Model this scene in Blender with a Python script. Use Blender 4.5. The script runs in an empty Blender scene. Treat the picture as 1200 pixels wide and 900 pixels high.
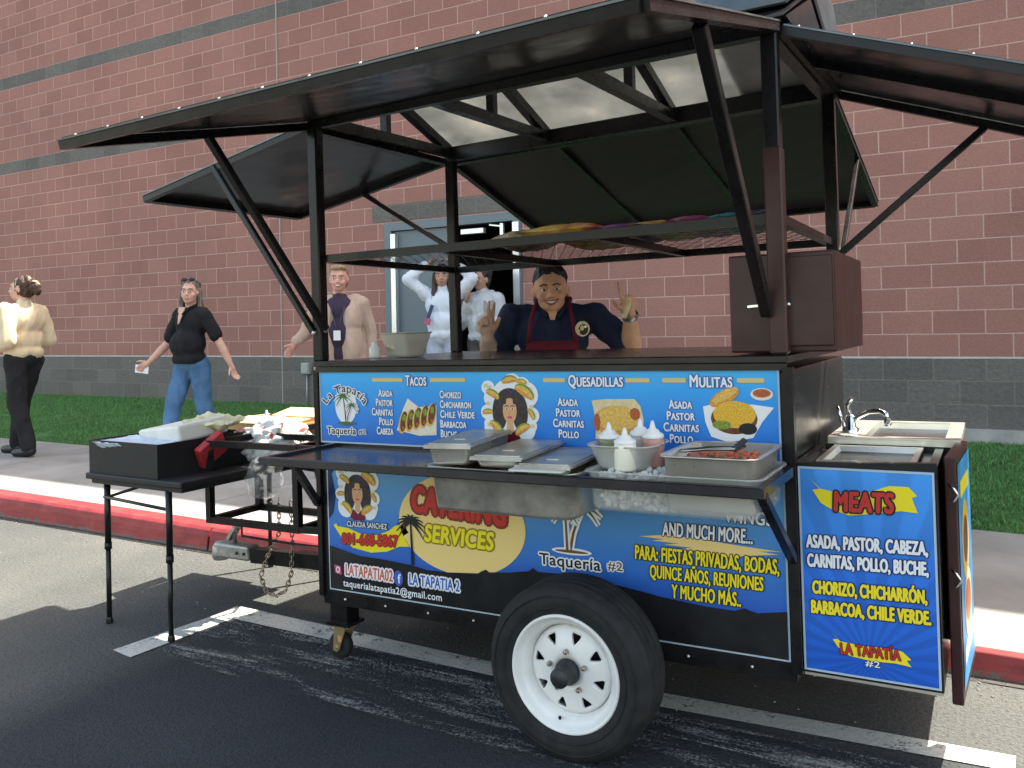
import bpy, bmesh, math, random
from mathutils import Vector, Matrix, Euler, Quaternion, noise as mnoise

random.seed(7)
scene = bpy.context.scene
C = scene.collection
PI = math.pi
R = math.radians

# ------------------------------------------------------------------ camera
cam_d = bpy.data.cameras.new('camera')
cam = bpy.data.objects.new('camera', cam_d)
C.objects.link(cam)
rt = Vector((0.87067387, 0.49148713, -0.01916814))
dn = Vector((-0.01804612, -0.00702411, -0.99981248))
fw = Vector((-0.49152961, 0.87085651, 0.00275373))
cam.matrix_world = Matrix(((rt.x, -dn.x, -fw.x, 0), (rt.y, -dn.y, -fw.y, 0), (rt.z, -dn.z, -fw.z, 1.35), (0, 0, 0, 1)))
cam_d.sensor_fit = 'HORIZONTAL'
cam_d.sensor_width = 36
cam_d.lens = 996.27 / 1200 * 36
cam_d.shift_y = -(450 - 378.2) / 1200
cam_d.clip_start = .05
cam_d.clip_end = 1000
scene.camera = cam

# ------------------------------------------------------------------ world, sun, exposure
SUN = Vector((.325, .555, 1)).normalized()
world = bpy.data.worlds.new('World')
scene.world = world
world.use_nodes = True
wn = world.node_tree
sky = wn.nodes.new('ShaderNodeTexSky')
sky.sky_type = 'NISHITA'
sky.sun_disc = False
sky.sun_elevation = math.asin(SUN.z)
sky.sun_rotation = math.atan2(SUN.x, SUN.y)
sky.air_density = 1.0
sky.dust_density = 2.0
sky.ozone_density = .8
haze_mix = wn.nodes.new('ShaderNodeMix')
haze_mix.data_type = 'RGBA'; haze_mix.blend_type = 'MULTIPLY'
haze_mix.inputs[0].default_value = 1
haze_mix.inputs[7].default_value = (1.18, 1.0, .77, 1)      # camera white balance for open shade
wn.links.new(sky.outputs[0], haze_mix.inputs[6])
wn.links.new(haze_mix.outputs[2], wn.nodes['Background'].inputs[0])
wn.nodes['Background'].inputs[1].default_value = .125
sl = bpy.data.lights.new('sun', 'SUN')
sl.energy = 3.2
sl.angle = R(.53)
sl.color = (1, .95, .82)
so = bpy.data.objects.new('sun', sl)
so.rotation_euler = SUN.to_track_quat('Z', 'Y').to_euler()
so.location = (3, 9, 14)
C.objects.link(so)
scene.view_settings.view_transform = 'Standard'
scene.view_settings.look = 'None'
scene.view_settings.gamma = 1
scene.view_settings.exposure = 2.38
scene.cycles.max_bounces = 8
scene.cycles.transparent_max_bounces = 16
scene.cycles.caustics_reflective = False
scene.cycles.caustics_refractive = False

# ------------------------------------------------------------------ materials
MATS = {}
def mat(name, col, rough=.5, metal=0., spec=.5, var=None, bump=None, coat=0., trans=0., ior=1.45, emis=None, alpha=1., stretch=(1, 1, 1), sheen=0, col2=None):
    """Principled material; var=(scale, amount) mottles the colour, bump=(scale, strength, distance) roughens the surface."""
    if name in MATS: return MATS[name]
    m = bpy.data.materials.new(name)
    m.use_nodes = True
    nt = m.node_tree
    p = nt.nodes['Principled BSDF']
    c = (*col, 1) if len(col) == 3 else col
    p.inputs['Base Color'].default_value = c
    p.inputs['Roughness'].default_value = rough
    p.inputs['Metallic'].default_value = metal
    p.inputs['Specular IOR Level'].default_value = spec
    p.inputs['Coat Weight'].default_value = coat
    p.inputs['Transmission Weight'].default_value = trans
    p.inputs['IOR'].default_value = ior
    p.inputs['Alpha'].default_value = alpha
    if sheen: p.inputs['Sheen Weight'].default_value = sheen
    tc = None
    if var or bump:
        tc = nt.nodes.new('ShaderNodeTexCoord')
        mp = nt.nodes.new('ShaderNodeMapping')
        mp.inputs['Scale'].default_value = stretch
        nt.links.new(tc.outputs['Object'], mp.inputs[0])
    if var:
        n = nt.nodes.new('ShaderNodeTexNoise')
        n.inputs['Scale'].default_value = var[0]
        n.inputs['Detail'].default_value = 6
        n.inputs['Roughness'].default_value = .65
        nt.links.new(mp.outputs[0], n.inputs[0])
        rp = nt.nodes.new('ShaderNodeValToRGB')
        a = var[1]
        lo = tuple(max(0, v * (1 - a)) for v in c[:3])
        hi = tuple(min(1, v * (1 + a)) for v in c[:3]) if col2 is None else col2
        rp.color_ramp.elements[0].position = .3
        rp.color_ramp.elements[0].color = (*lo, 1)
        rp.color_ramp.elements[1].position = .7
        rp.color_ramp.elements[1].color = (*hi, 1)
        nt.links.new(n.outputs[0], rp.inputs[0])
        nt.links.new(rp.outputs[0], p.inputs['Base Color'])
        rr = nt.nodes.new('ShaderNodeMapRange')
        rr.inputs[3].default_value = max(0, rough - .08)
        rr.inputs[4].default_value = min(1, rough + .1)
        nt.links.new(n.outputs[0], rr.inputs[0])
        nt.links.new(rr.outputs[0], p.inputs['Roughness'])
    if bump:
        n2 = nt.nodes.new('ShaderNodeTexNoise')
        n2.inputs['Scale'].default_value = bump[0]
        n2.inputs['Detail'].default_value = 5
        nt.links.new(mp.outputs[0], n2.inputs[0])
        b = nt.nodes.new('ShaderNodeBump')
        b.inputs['Strength'].default_value = bump[1]
        b.inputs['Distance'].default_value = bump[2] if len(bump) > 2 else .01
        nt.links.new(n2.outputs[0], b.inputs['Height'])
        nt.links.new(b.outputs[0], p.inputs['Normal'])
    if emis:
        p.inputs['Emission Color'].default_value = (*emis[0], 1)
        p.inputs['Emission Strength'].default_value = emis[1]
    MATS[name] = m
    return m

def newmat(name):
    m = bpy.data.materials.new(name)
    m.use_nodes = True
    MATS[name] = m
    nt = m.node_tree
    def N(t, **kw):
        n = nt.nodes.new('ShaderNode' + t)
        for k, v in kw.items():
            if k.startswith('i_'): n.inputs[k[2:]].default_value = v
            elif k.startswith('n_'): n.inputs[int(k[2:])].default_value = v
            else: setattr(n, k, v)
        return n
    return m, nt, nt.nodes['Principled BSDF'], N, nt.links.new

def ramp(N, stops):
    r = N('ValToRGB')
    e = r.color_ramp.elements
    while len(e) < len(stops): e.new(.5)
    for k, (p, c) in enumerate(stops):
        e[k].position = p
        e[k].color = (*c, 1) if len(c) == 3 else c
    return r

def asphalt_mat():
    m, nt, p, N, L = newmat('asphalt')
    tc = N('TexCoord')
    n1 = N('TexNoise', n_2=.9, n_3=7, n_4=.62)
    n2 = N('TexNoise', n_2=70, n_3=4, n_4=.7)
    vo = N('TexVoronoi', n_2=130)
    for q in (n1, n2, vo): L(tc.outputs['Object'], q.inputs[0])
    r1 = ramp(N, [(.3, (.064, .067, .066)), (.55, (.090, .092, .088)), (.75, (.118, .119, .111))])
    L(n1.outputs[0], r1.inputs[0])
    r2 = ramp(N, [(.33, (.55, .55, .55)), (.5, (1, 1, 1)), (.68, (1.25, 1.25, 1.22)), (.75, (1.9, 1.9, 1.8))])
    L(n2.outputs[0], r2.inputs[0])
    mx = N('Mix', data_type='RGBA', blend_type='MULTIPLY')
    mx.inputs[0].default_value = 1
    L(r1.outputs[0], mx.inputs[6]); L(r2.outputs[0], mx.inputs[7])
    # pale grit scattered over the road
    vg = N('TexVoronoi', n_2=26)
    L(tc.outputs['Object'], vg.inputs[0])
    rg = ramp(N, [(.03, (1, 1, 1)), (.07, (0, 0, 0))])
    L(vg.outputs['Distance'], rg.inputs[0])
    ng = N('TexNoise', n_2=3.1)
    L(tc.outputs['Object'], ng.inputs[0])
    rg2 = ramp(N, [(.5, (0, 0, 0)), (.62, (.8, .8, .8))])
    L(ng.outputs[0], rg2.inputs[0])
    mg = N('Math', operation='MULTIPLY')
    L(rg.outputs[0], mg.inputs[0]); L(rg2.outputs[0], mg.inputs[1])
    mx2 = N('Mix', data_type='RGBA')
    mx2.inputs[7].default_value = (.34, .33, .30, 1)
    L(mg.outputs[0], mx2.inputs[0]); L(mx.outputs[2], mx2.inputs[6])
    # newer seal coat in front of the kerb lane, with bluish shade painted in
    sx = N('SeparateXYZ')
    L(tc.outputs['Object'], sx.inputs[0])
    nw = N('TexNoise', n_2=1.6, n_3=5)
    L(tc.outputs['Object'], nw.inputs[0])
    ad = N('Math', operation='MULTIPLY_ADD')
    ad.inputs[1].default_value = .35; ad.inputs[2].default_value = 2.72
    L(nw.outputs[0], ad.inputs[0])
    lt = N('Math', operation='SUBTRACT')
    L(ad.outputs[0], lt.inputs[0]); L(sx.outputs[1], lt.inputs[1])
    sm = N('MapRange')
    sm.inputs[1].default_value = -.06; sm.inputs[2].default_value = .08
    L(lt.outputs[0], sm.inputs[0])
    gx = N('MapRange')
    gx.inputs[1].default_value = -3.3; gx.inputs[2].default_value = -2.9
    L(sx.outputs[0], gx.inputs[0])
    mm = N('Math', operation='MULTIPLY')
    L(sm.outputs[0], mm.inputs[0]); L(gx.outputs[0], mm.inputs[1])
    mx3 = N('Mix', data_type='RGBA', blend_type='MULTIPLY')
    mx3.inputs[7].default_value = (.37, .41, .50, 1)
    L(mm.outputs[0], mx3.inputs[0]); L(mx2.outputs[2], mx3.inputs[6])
    L(mx3.outputs[2], p.inputs['Base Color'])
    p.inputs['Roughness'].default_value = .88
    p.inputs['Specular IOR Level'].default_value = .25
    b = N('Bump', n_0=.55, n_1=.006)
    L(vo.outputs['Distance'], b.inputs['Height'])
    b2 = N('Bump', n_0=.5, n_1=.01)
    L(n2.outputs[0], b2.inputs['Height']); L(b.outputs[0], b2.inputs['Normal'])
    L(b2.outputs[0], p.inputs['Normal'])
    return m

def brick_mat(name, c1, c2, mortar, bw=.4064, rh=.2032, msz=.0070, x0=0., z0=0., bumpy=.25, rscale=60, msmooth=.4):
    """Concrete blocks in running bond; x0, z0 put a joint on the wall's control joint and a course on the base."""
    m, nt, p, N, L = newmat(name)
    tc = N('TexCoord')
    sx = N('SeparateXYZ'); L(tc.outputs['Object'], sx.inputs[0])
    ax = N('Math', operation='SUBTRACT'); ax.inputs[1].default_value = x0 - bw * 400; L(sx.outputs[0], ax.inputs[0])
    az = N('Math', operation='SUBTRACT'); az.inputs[1].default_value = z0 - rh * 200; L(sx.outputs[2], az.inputs[0])
    cx = N('CombineXYZ'); L(ax.outputs[0], cx.inputs[0]); L(az.outputs[0], cx.inputs[1])
    br = N('TexBrick', offset=.5, offset_frequency=2, squash=1, squash_frequency=1)
    br.inputs['Scale'].default_value = 1
    br.inputs['Brick Width'].default_value = bw
    br.inputs['Row Height'].default_value = rh
    br.inputs['Mortar Size'].default_value = msz
    br.inputs['Mortar Smooth'].default_value = msmooth
    br.inputs['Bias'].default_value = 0
    br.inputs['Color1'].default_value = (*c1, 1)
    br.inputs['Color2'].default_value = (*c2, 1)
    br.inputs['Mortar'].default_value = (*mortar, 1)
    L(cx.outputs[0], br.inputs['Vector'])
    n = N('TexNoise', n_2=rscale, n_3=6, n_4=.7); L(tc.outputs['Object'], n.inputs[0])
    n3 = N('TexNoise', n_2=.7, n_3=7, n_4=.62); L(tc.outputs['Object'], n3.inputs[0])
    r = ramp(N, [(.25, (.74, .74, .74)), (.5, (1, 1, 1)), (.75, (1.22, 1.22, 1.22))]); L(n.outputs[0], r.inputs[0])
    r3 = ramp(N, [(.3, (.88, .88, .89)), (.7, (1.1, 1.09, 1.08))]); L(n3.outputs[0], r3.inputs[0])
    mx = N('Mix', data_type='RGBA', blend_type='MULTIPLY'); mx.inputs[0].default_value = 1
    L(br.outputs[0], mx.inputs[6]); L(r.outputs[0], mx.inputs[7])
    mx2 = N('Mix', data_type='RGBA', blend_type='MULTIPLY'); mx2.inputs[0].default_value = 1
    L(mx.outputs[2], mx2.inputs[6]); L(r3.outputs[0], mx2.inputs[7])
    L(mx2.outputs[2], p.inputs['Base Color'])
    p.inputs['Roughness'].default_value = .85
    p.inputs['Specular IOR Level'].default_value = .3
    b = N('Bump', n_0=.6, n_1=.006, invert=True); L(br.outputs['Fac'], b.inputs['Height'])
    b2 = N('Bump', n_0=bumpy, n_1=.02); L(n.outputs[0], b2.inputs['Height']); L(b.outputs[0], b2.inputs['Normal'])
    L(b2.outputs[0], p.inputs['Normal'])
    return m

def paint_mat(name, col, wear, stretch=(1, 1, 1), scale=6, edge=.08):
    """Road paint that is worn through in patches (transparent where worn)."""
    m, nt, p, N, L = newmat(name)
    tc = N('TexCoord'); mp = N('Mapping'); mp.inputs['Scale'].default_value = stretch
    L(tc.outputs['Object'], mp.inputs[0])
    n = N('TexNoise', n_2=scale, n_3=9, n_4=.72); L(mp.outputs[0], n.inputs[0])
    f = N('TexNoise', n_2=90, n_3=3, n_4=.7); L(tc.outputs['Object'], f.inputs[0])
    ad = N('Math', operation='MULTIPLY_ADD'); ad.inputs[1].default_value = .45
    L(f.outputs[0], ad.inputs[0]); L(n.outputs[0], ad.inputs[2])
    r = ramp(N, [(wear, (0, 0, 0)), (wear + edge, (1, 1, 1))]); L(ad.outputs[0], r.inputs[0])
    rc = ramp(N, [(.35, tuple(v * .72 for v in col)), (.65, col)]); L(f.outputs[0], rc.inputs[0])
    L(rc.outputs[0], p.inputs['Base Color'])
    L(r.outputs[0], p.inputs['Alpha'])
    p.inputs['Roughness'].default_value = .8
    return m

# ------------------------------------------------------------------ scene building helpers
def tag(o, label=None, cat=None, group=None, kind=None):
    if label: o['label'] = label
    if cat: o['category'] = cat
    if group: o['group'] = group
    if kind: o['kind'] = kind
    return o

def link_mesh(name, me, mats, parent=None, smooth=False):
    if not isinstance(mats, (list, tuple)): mats = [mats]
    if len(me.materials) == 0:
        for m in mats: me.materials.append(m)
    o = bpy.data.objects.new(name, me)
    C.objects.link(o)
    if parent is not None: o.parent = parent
    if smooth:
        for p in me.polygons: p.use_smooth = True
    return o

class MB:
    """Collects shapes in a bmesh and links them as one mesh object."""
    def __init__(s): s.bm = bmesh.new()
    def _set(s, faces, mi, smooth=False):
        for f in faces:
            f.material_index = mi
            f.smooth = smooth
    def box(s, c, d, mi=0, rot=None, bevel=0, seg=2):
        """box of size d centred on c"""
        r = bmesh.ops.create_cube(s.bm, size=1)
        vs = r['verts']
        M = Matrix.Translation(c) @ (rot.to_4x4() if rot is not None else Matrix.Identity(4)) @ Matrix.Diagonal((*d, 1))
        bmesh.ops.transform(s.bm, matrix=M, verts=vs)
        fs = list({f for v in vs for f in v.link_faces})
        s._set(fs, mi)
        if bevel:
            es = list({e for v in vs for e in v.link_edges})
            rb = bmesh.ops.bevel(s.bm, geom=es, offset=bevel, segments=seg, affect='EDGES', profile=.5)
            s._set(rb['faces'], mi)
        return s
    def bb(s, a, b, mi=0, bevel=0):
        """box between two corners"""
        a, b = Vector(a), Vector(b)
        return s.box((a + b) / 2, [abs(v) for v in (b - a)], mi, None, bevel)
    def bar(s, p, q, w, h=None, mi=0, up=(0, 0, 1), bevel=0):
        """rectangular tube from p to q"""
        p, q = Vector(p), Vector(q)
        h = h or w
        z = (q - p).normalized()
        u = Vector(up)
        if abs(u.dot(z)) > .98: u = Vector((0, 1, 0))
        x = u.cross(z).normalized(); y = z.cross(x)
        M = Matrix((x, y, z)).transposed()
        return s.box((p + q) / 2, (w, h, (q - p).length), mi, M, bevel, 1)
    def rod(s, pts, r, mi=0, seg=8, r2=None, cap=True):
        """round tube along a polyline"""
        pts = [Vector(p) for p in pts]
        n = len(pts)
        rings = []
        x = None
        for k, p in enumerate(pts):
            d = (pts[min(k + 1, n - 1)] - pts[max(k - 1, 0)]).normalized()
            if x is None:
                x = d.orthogonal().normalized()
            else:
                x = (x - d * x.dot(d)).normalized()
            y = d.cross(x)
            rr = r if r2 is None else r + (r2 - r) * k / (n - 1)
            rings.append([s.bm.verts.new(p + (x * math.cos(2 * PI * j / seg) + y * math.sin(2 * PI * j / seg)) * rr) for j in range(seg)])
        fs = []
        for a, b in zip(rings, rings[1:]):
            for j in range(seg):
                fs.append(s.bm.faces.new((a[j], a[(j + 1) % seg], b[(j + 1) % seg], b[j])))
        s._set(fs, mi, True)
        if cap:
            s._set([s.bm.faces.new(rings[0][::-1]), s.bm.faces.new(rings[-1])], mi)
        return s
    def lathe(s, prof, c, axis=(0, 0, 1), seg=32, mi=0, smooth=True, close=False):
        """profile of (radius, height) turned round an axis through c"""
        ax = Vector(axis).normalized()
        x = ax.orthogonal().normalized(); y = ax.cross(x)
        c = Vector(c)
        rings = []
        for r, h in prof:
            if r < 1e-6: rings.append([s.bm.verts.new(c + ax * h)])
            else: rings.append([s.bm.verts.new(c + ax * h + (x * math.cos(2 * PI * j / seg) + y * math.sin(2 * PI * j / seg)) * r) for j in range(seg)])
        pairs = list(zip(rings, rings[1:]))
        if close: pairs.append((rings[-1], rings[0]))
        fs = []
        for a, b in pairs:
            for j in range(seg):
                k = (j + 1) % seg
                if len(a) == 1 and len(b) == 1: continue
                if len(a) == 1: fs.append(s.bm.faces.new((a[0], b[k], b[j])))
                elif len(b) == 1: fs.append(s.bm.faces.new((a[j], a[k], b[0])))
                else: fs.append(s.bm.faces.new((a[j], a[k], b[k], b[j])))
        s._set(fs, mi, smooth)
        return s
    def ball(s, c, r, mi=0, sub=2, rot=None):
        if not hasattr(r, '__len__'): r = (r, r, r)
        q = bmesh.ops.create_icosphere(s.bm, subdivisions=sub, radius=1)
        M = Matrix.Translation(c) @ (rot.to_4x4() if rot is not None else Matrix.Identity(4)) @ Matrix.Diagonal((*r, 1))
        bmesh.ops.transform(s.bm, matrix=M, verts=q['verts'])
        s._set({f for v in q['verts'] for f in v.link_faces}, mi, True)
        return s
    def quad(s, a, b, c, d, mi=0):
        f = s.bm.faces.new([s.bm.verts.new(Vector(v)) for v in (a, b, c, d)])
        f.material_index = mi
        return s
    def poly(s, pts, mi=0):
        f = s.bm.faces.new([s.bm.verts.new(Vector(v)) for v in pts])
        f.material_index = mi
        return s
    def prism(s, pts, off, mi=0):
        """closed prism: polygon pts swept by the vector off"""
        off = Vector(off)
        a = [s.bm.verts.new(Vector(p)) for p in pts]
        b = [s.bm.verts.new(Vector(p) + off) for p in pts]
        fs = [s.bm.faces.new(a[::-1]), s.bm.faces.new(b)]
        n = len(a)
        for j in range(n): fs.append(s.bm.faces.new((a[j], a[(j + 1) % n], b[(j + 1) % n], b[j])))
        s._set(fs, mi)
        return s
    def build(s, name, mats, parent=None, noise=None, recalc=True):
        if recalc: bmesh.ops.recalc_face_normals(s.bm, faces=s.bm.faces)
        me = bpy.data.meshes.new(name)
        s.bm.to_mesh(me)
        s.bm.free()
        return link_mesh(name, me, mats, parent)

def root(name, loc, label, cat, group=None, rot=(0, 0, 0), parent=None):
    o = bpy.data.objects.new(name, None)
    C.objects.link(o)
    o.empty_display_size = .1
    o.location = loc
    o.rotation_euler = rot
    return tag(o, label, cat, group)

def evaluated(o):
    dg = bpy.context.evaluated_depsgraph_get()
    me = bpy.data.meshes.new_from_object(o.evaluated_get(dg))
    bpy.data.objects.remove(o)
    return me
# ------------------------------------------------------------------ lettering and printed pictures
_tcache = {}
def glyphs(s, bold=0., shear=0., caps=False):
    """(points, faces) of a line of lettering, fitted by the caller"""
    k = (s, bold, shear, caps)
    if k in _tcache: return _tcache[k]
    cu = bpy.data.curves.new('lettering', 'FONT')
    cu.body = s
    cu.offset = bold
    cu.shear = shear
    cu.resolution_u = 4
    cu.fill_mode = 'BOTH'
    cu.small_caps_scale = .8
    cu.space_character = 1.06
    if caps:
        for q in cu.body_format: q.use_small_caps = True
    o = bpy.data.objects.new('lettering', cu)
    C.objects.link(o)
    bpy.context.view_layer.update()
    me = evaluated(o)
    pts = [(v.co.x, v.co.y) for v in me.vertices]
    fcs = [tuple(p.vertices) for p in me.polygons]
    bpy.data.meshes.remove(me)
    bpy.data.curves.remove(cu)
    _tcache[k] = (pts, fcs)
    return pts, fcs

class Art:
    """Flat print: shapes in (x, z), each layer a hair in front of the one below."""
    def __init__(s, y, dy=.0007, frame=None):
        s.bm = bmesh.new(); s.y = y; s.dy = dy; s.mats = []; s.frame = frame; s.n = 0
    def mi(s, m):
        if m not in s.mats: s.mats.append(m)
        return s.mats.index(m)
    def P(s, x, z, l):
        d = l * s.dy + s.n * 4e-6
        if s.frame: return s.frame(x, z, d)
        return Vector((x, s.y - d, z))
    def poly(s, pts, m, l=1):
        s.n += 1
        vs = [s.bm.verts.new(s.P(x, z, l)) for x, z in pts]
        f = s.bm.faces.new(vs); f.material_index = s.mi(m)
        return s
    def oval(s, c, rx, rz, m, l=1, n=28, rot=0, a0=0, a1=2 * PI):
        cs, sn = math.cos(rot), math.sin(rot)
        pts = []
        full = abs(a1 - a0 - 2 * PI) < 1e-6
        for k in range(n if full else n + 1):
            a = a0 + (a1 - a0) * k / n
            x, z = rx * math.cos(a), rz * math.sin(a)
            pts.append((c[0] + x * cs - z * sn, c[1] + x * sn + z * cs))
        return s.poly(pts, m, l)
    def stroke(s, pts, w, m, l=1, w2=None):
        n = len(pts); a = []; b = []
        for k, p in enumerate(pts):
            q0, q1 = pts[max(k - 1, 0)], pts[min(k + 1, n - 1)]
            dx, dz = q1[0] - q0[0], q1[1] - q0[1]
            L = math.hypot(dx, dz) or 1
            ww = (w + ((w2 if w2 is not None else w) - w) * k / (n - 1)) / 2
            a.append((p[0] - dz / L * ww, p[1] + dx / L * ww)); b.append((p[0] + dz / L * ww, p[1] - dx / L * ww))
        for k in range(n - 1): s.poly([a[k], a[k + 1], b[k + 1], b[k]], m, l)
        return s
    def text(s, t, x0, x1, z0, z1, m, l=1, bold=0., shear=0., caps=False, rot=0., edge=None, shadow=None, arc=None):
        """lettering whose capitals fill x0..x1, z0..z1; edge=(material, width) outlines it"""
        pts, _ = glyphs(t, 0, shear, caps)
        ref, _ = glyphs('H', 0, 0, False)
        ux0, ux1 = min(p[0] for p in pts), max(p[0] for p in pts)
        H = max(p[1] for p in ref)
        sx, sz = (x1 - x0) / (ux1 - ux0), (z1 - z0) / H
        cx, cz = (x0 + x1) / 2, (z0 + z1) / 2
        cs, sn = math.cos(rot), math.sin(rot)
        def put(mm, ll, ddx=0, ddz=0):
            pp, ff = glyphs(t, 0, shear, caps)
            vs = []
            for px, pz in pp:
                X = x0 + (px - ux0) * sx; Z = z0 + pz * sz
                if arc:
                    u = (X - cx) / arc; rr = arc + (Z - z0)
                    X = cx + math.sin(u) * rr; Z = z0 - arc + math.cos(u) * rr
                else:
                    dx, dz = X - cx, Z - cz
                    X, Z = cx + dx * cs - dz * sn, cz + dx * sn + dz * cs
                vs.append(s.bm.verts.new(s.P(X + ddx, Z + ddz, ll)))
            k = s.mi(mm)
            for f in ff:
                try: s.bm.faces.new([vs[i] for i in f]).material_index = k
                except ValueError: pass
        hh = z1 - z0
        if edge:
            w_ = (edge[1] + bold) * hh * 1.15
            for k in range(10):
                a_ = 2 * PI * k / 10
                put(edge[0], l + .3 + .03 * k, math.cos(a_) * w_, math.sin(a_) * w_)
        put(m, l + 1)
        if bold > .001:
            w_ = bold * hh * 1.1
            for k in range(6):
                a_ = 2 * PI * k / 6
                put(m, l + .8 + .03 * k, math.cos(a_) * w_, math.sin(a_) * w_)
        return s
    def build(s, name, parent=None, label=None):
        me = bpy.data.meshes.new(name)
        s.bm.to_mesh(me); s.bm.free()
        o = link_mesh(name, me, s.mats, parent)
        if label: o['label'] = label
        return o

def ink(name, c, var=None, rough=.35): return mat('print_' + name, c, rough, 0, .4, var)
WHITE = ink('white', (.80, .81, .84)); BLACK = ink('black', (.012, .012, .016)); YEL = ink('yellow', (.86, .70, .02)); RED = ink('red', (.55, .035, .03))
NAVY = ink('navy', (.03, .06, .28)); SAND = ink('sand', (.84, .62, .24)); GOLD = ink('gold', (.70, .52, .18)); GREEN = ink('green', (.06, .14, .05), (300, .5))
TACO = ink('taco', (.62, .30, .05), (140, .4)); SHELL = ink('shell', (.72, .44, .10), (120, .3)); SKIN = ink('skin', (.66, .36, .18)); HAIR = ink('hair', (.035, .025, .03), (60, .5))
LETT = ink('lettuce', (.20, .28, .04), (200, .7)); MEAT = ink('meat', (.13, .045, .02), (170, .8)); CHEESE = ink('cheese', (.80, .42, .04), (220, .45)); PAPER = ink('paper', (.72, .58, .34), (60, .15))
WINE = ink('wine', (.16, .01, .035)); PINK = ink('pink', (.62, .08, .20)); TRUNK = ink('trunk', (.16, .075, .03)); SALSA = ink('salsa', (.42, .10, .03), (120, .3)); LILAC = ink('lilac', (.30, .12, .42)); FBLUE = ink('blue', (.05, .12, .50)); CREAM = ink('cream', (.78, .72, .58), (150, .15))

def palm(a, x, z, h, lean, m_leaf, m_trunk, l=2, halo=None, fr=.5, n=9):
    """palm tree print: base at (x, z), height h"""
    top = (x + lean, z + h)
    tr = [(x, z), (x + lean * .25, z + h * .4), (x + lean * .65, z + h * .75), top]
    fronds = []
    for k in range(n):
        ang = R(-35 + 250 * k / (n - 1))
        L = h * fr
        p = []
        for j in range(6):
            t = j / 5
            p.append((top[0] + math.cos(ang) * L * t, top[1] + math.sin(ang) * L * t * .8 - L * .45 * t * t))
        fronds.append(p)
    if halo:
        a.stroke(tr, h * .16, halo, l - .8)
        for p in fronds: a.stroke(p, h * .2, halo, l - .8, h * .12)
    a.stroke(tr, h * .07, m_trunk, l, h * .04)
    for j, p in enumerate(fronds): a.stroke(p, h * .085, m_leaf, l + .12 + .05 * j, h * .015)

def taco(a, c, r, rot, l, halo=True):
    if halo: a.oval(c, r * 1.22, r * .85, WHITE, l - .6, 20, rot)
    a.oval((c[0] - math.sin(rot) * r * .12, c[1] + math.cos(rot) * r * .12), r, r * .62, LETT, l, 18, rot, 0, PI)
    a.oval(c, r * .98, r * .55, SHELL, l + .2, 18, rot, 0, PI)
    a.oval(c, r * .98, r * .16, TACO, l + .3, 18, rot)

def mascot(a, cx, cz, h, cut=False):
    """printed emblem: dark-haired woman's head ringed by tacos, cut out with a white edge"""
    s = h / 2
    X = lambda x: cx + x * s
    Z = lambda z: cz + z * s
    for x, z, r in [(0, 0, .62), (0, .35, .6), (-.55, .35, .3), (.5, .45, .42), (-.7, .65, .22), (.1, .78, .3), (.42, .72, .25), (-.72, -.05, .24), (.68, -.12, .26), (-.5, -.5, .36), (.45, -.52, .36), (0, -.6, .34), (-.66, -.38, .2), (.66, -.42, .2)]:
        a.oval((X(x), Z(z)), r * s, r * s * .92, WHITE, 1, 18)
    a.oval((X(-.33), Z(-.05)), .24 * s, .5 * s, HAIR, 2); a.oval((X(.33), Z(-.05)), .25 * s, .52 * s, HAIR, 2.1)
    a.oval((X(0), Z(.3)), .42 * s, .34 * s, HAIR, 2.2)
    a.oval((X(0), Z(.0)), .225 * s, .36 * s, SKIN, 2.6)
    a.poly([(X(-.09), Z(-.3)), (X(.09), Z(-.3)), (X(.13), Z(-.62)), (X(-.13), Z(-.62))], SKIN, 2.5)
    a.poly([(X(-.34), Z(-.8)), (X(-.2), Z(-.52)), (X(0), Z(-.68)), (X(.2), Z(-.52)), (X(.34), Z(-.8)), (X(.16), Z(-.9)), (X(-.16), Z(-.9))], WINE, 2.9)
    a.oval((X(-.22), Z(.32)), .1 * s, .16 * s, HAIR, 2.8, 14, .5); a.oval((X(.22), Z(.32)), .1 * s, .16 * s, HAIR, 2.8, 14, -.5)
    for sx in (-1, 1):
        a.oval((X(.09 * sx), Z(.06)), .055 * s, .024 * s, WHITE, 3, 12); a.oval((X(.09 * sx), Z(.06)), .024 * s, .026 * s, BLACK, 3.3, 10)
        a.stroke([(X(.03 * sx), Z(.12)), (X(.09 * sx), Z(.15)), (X(.16 * sx), Z(.12))], .025 * s, BLACK, 3)
    a.oval((X(0), Z(-.08)), .035 * s, .022 * s, TACO, 3, 10)
    a.oval((X(0), Z(-.19)), .085 * s, .04 * s, PINK, 3, 14)
    for x, z, r, t in [(-.56, .42, .24, -.45), (.46, .48, .34, -.55), (.02, .82, .25, .15), (.4, .78, .17, -.2), (-.72, -.08, .18, .1), (.66, -.1, .18, -1.0), (-.48, -.52, .27, -.75), (.42, -.56, .27, .55)]:
        taco(a, (X(x), Z(z)), r * s, t, 3.6, False)
    for x, z in [(-.76, .7), (-.66, .66), (.66, .6), (.72, -.42), (-.68, -.4), (-.7, .2), (.7, .12)]:
        a.oval((X(x), Z(z)), .07 * s, .06 * s, PAPER, 3.4, 10)
    a.stroke([(X(-.05), Z(.62)), (X(.05), Z(.52)), (X(.18), Z(.6))], .03 * s, NAVY, 3.5)

# ------------------------------------------------------------------ ground
asph = asphalt_mat()
g = bpy.data.meshes.new('road')
g.from_pydata([(-150, -150, 0), (150, -150, 0), (150, 150, 0), (-150, 150, 0)], [], [(0, 1, 2, 3)])
tag(link_mesh('road', g, asph), kind='structure')

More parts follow.
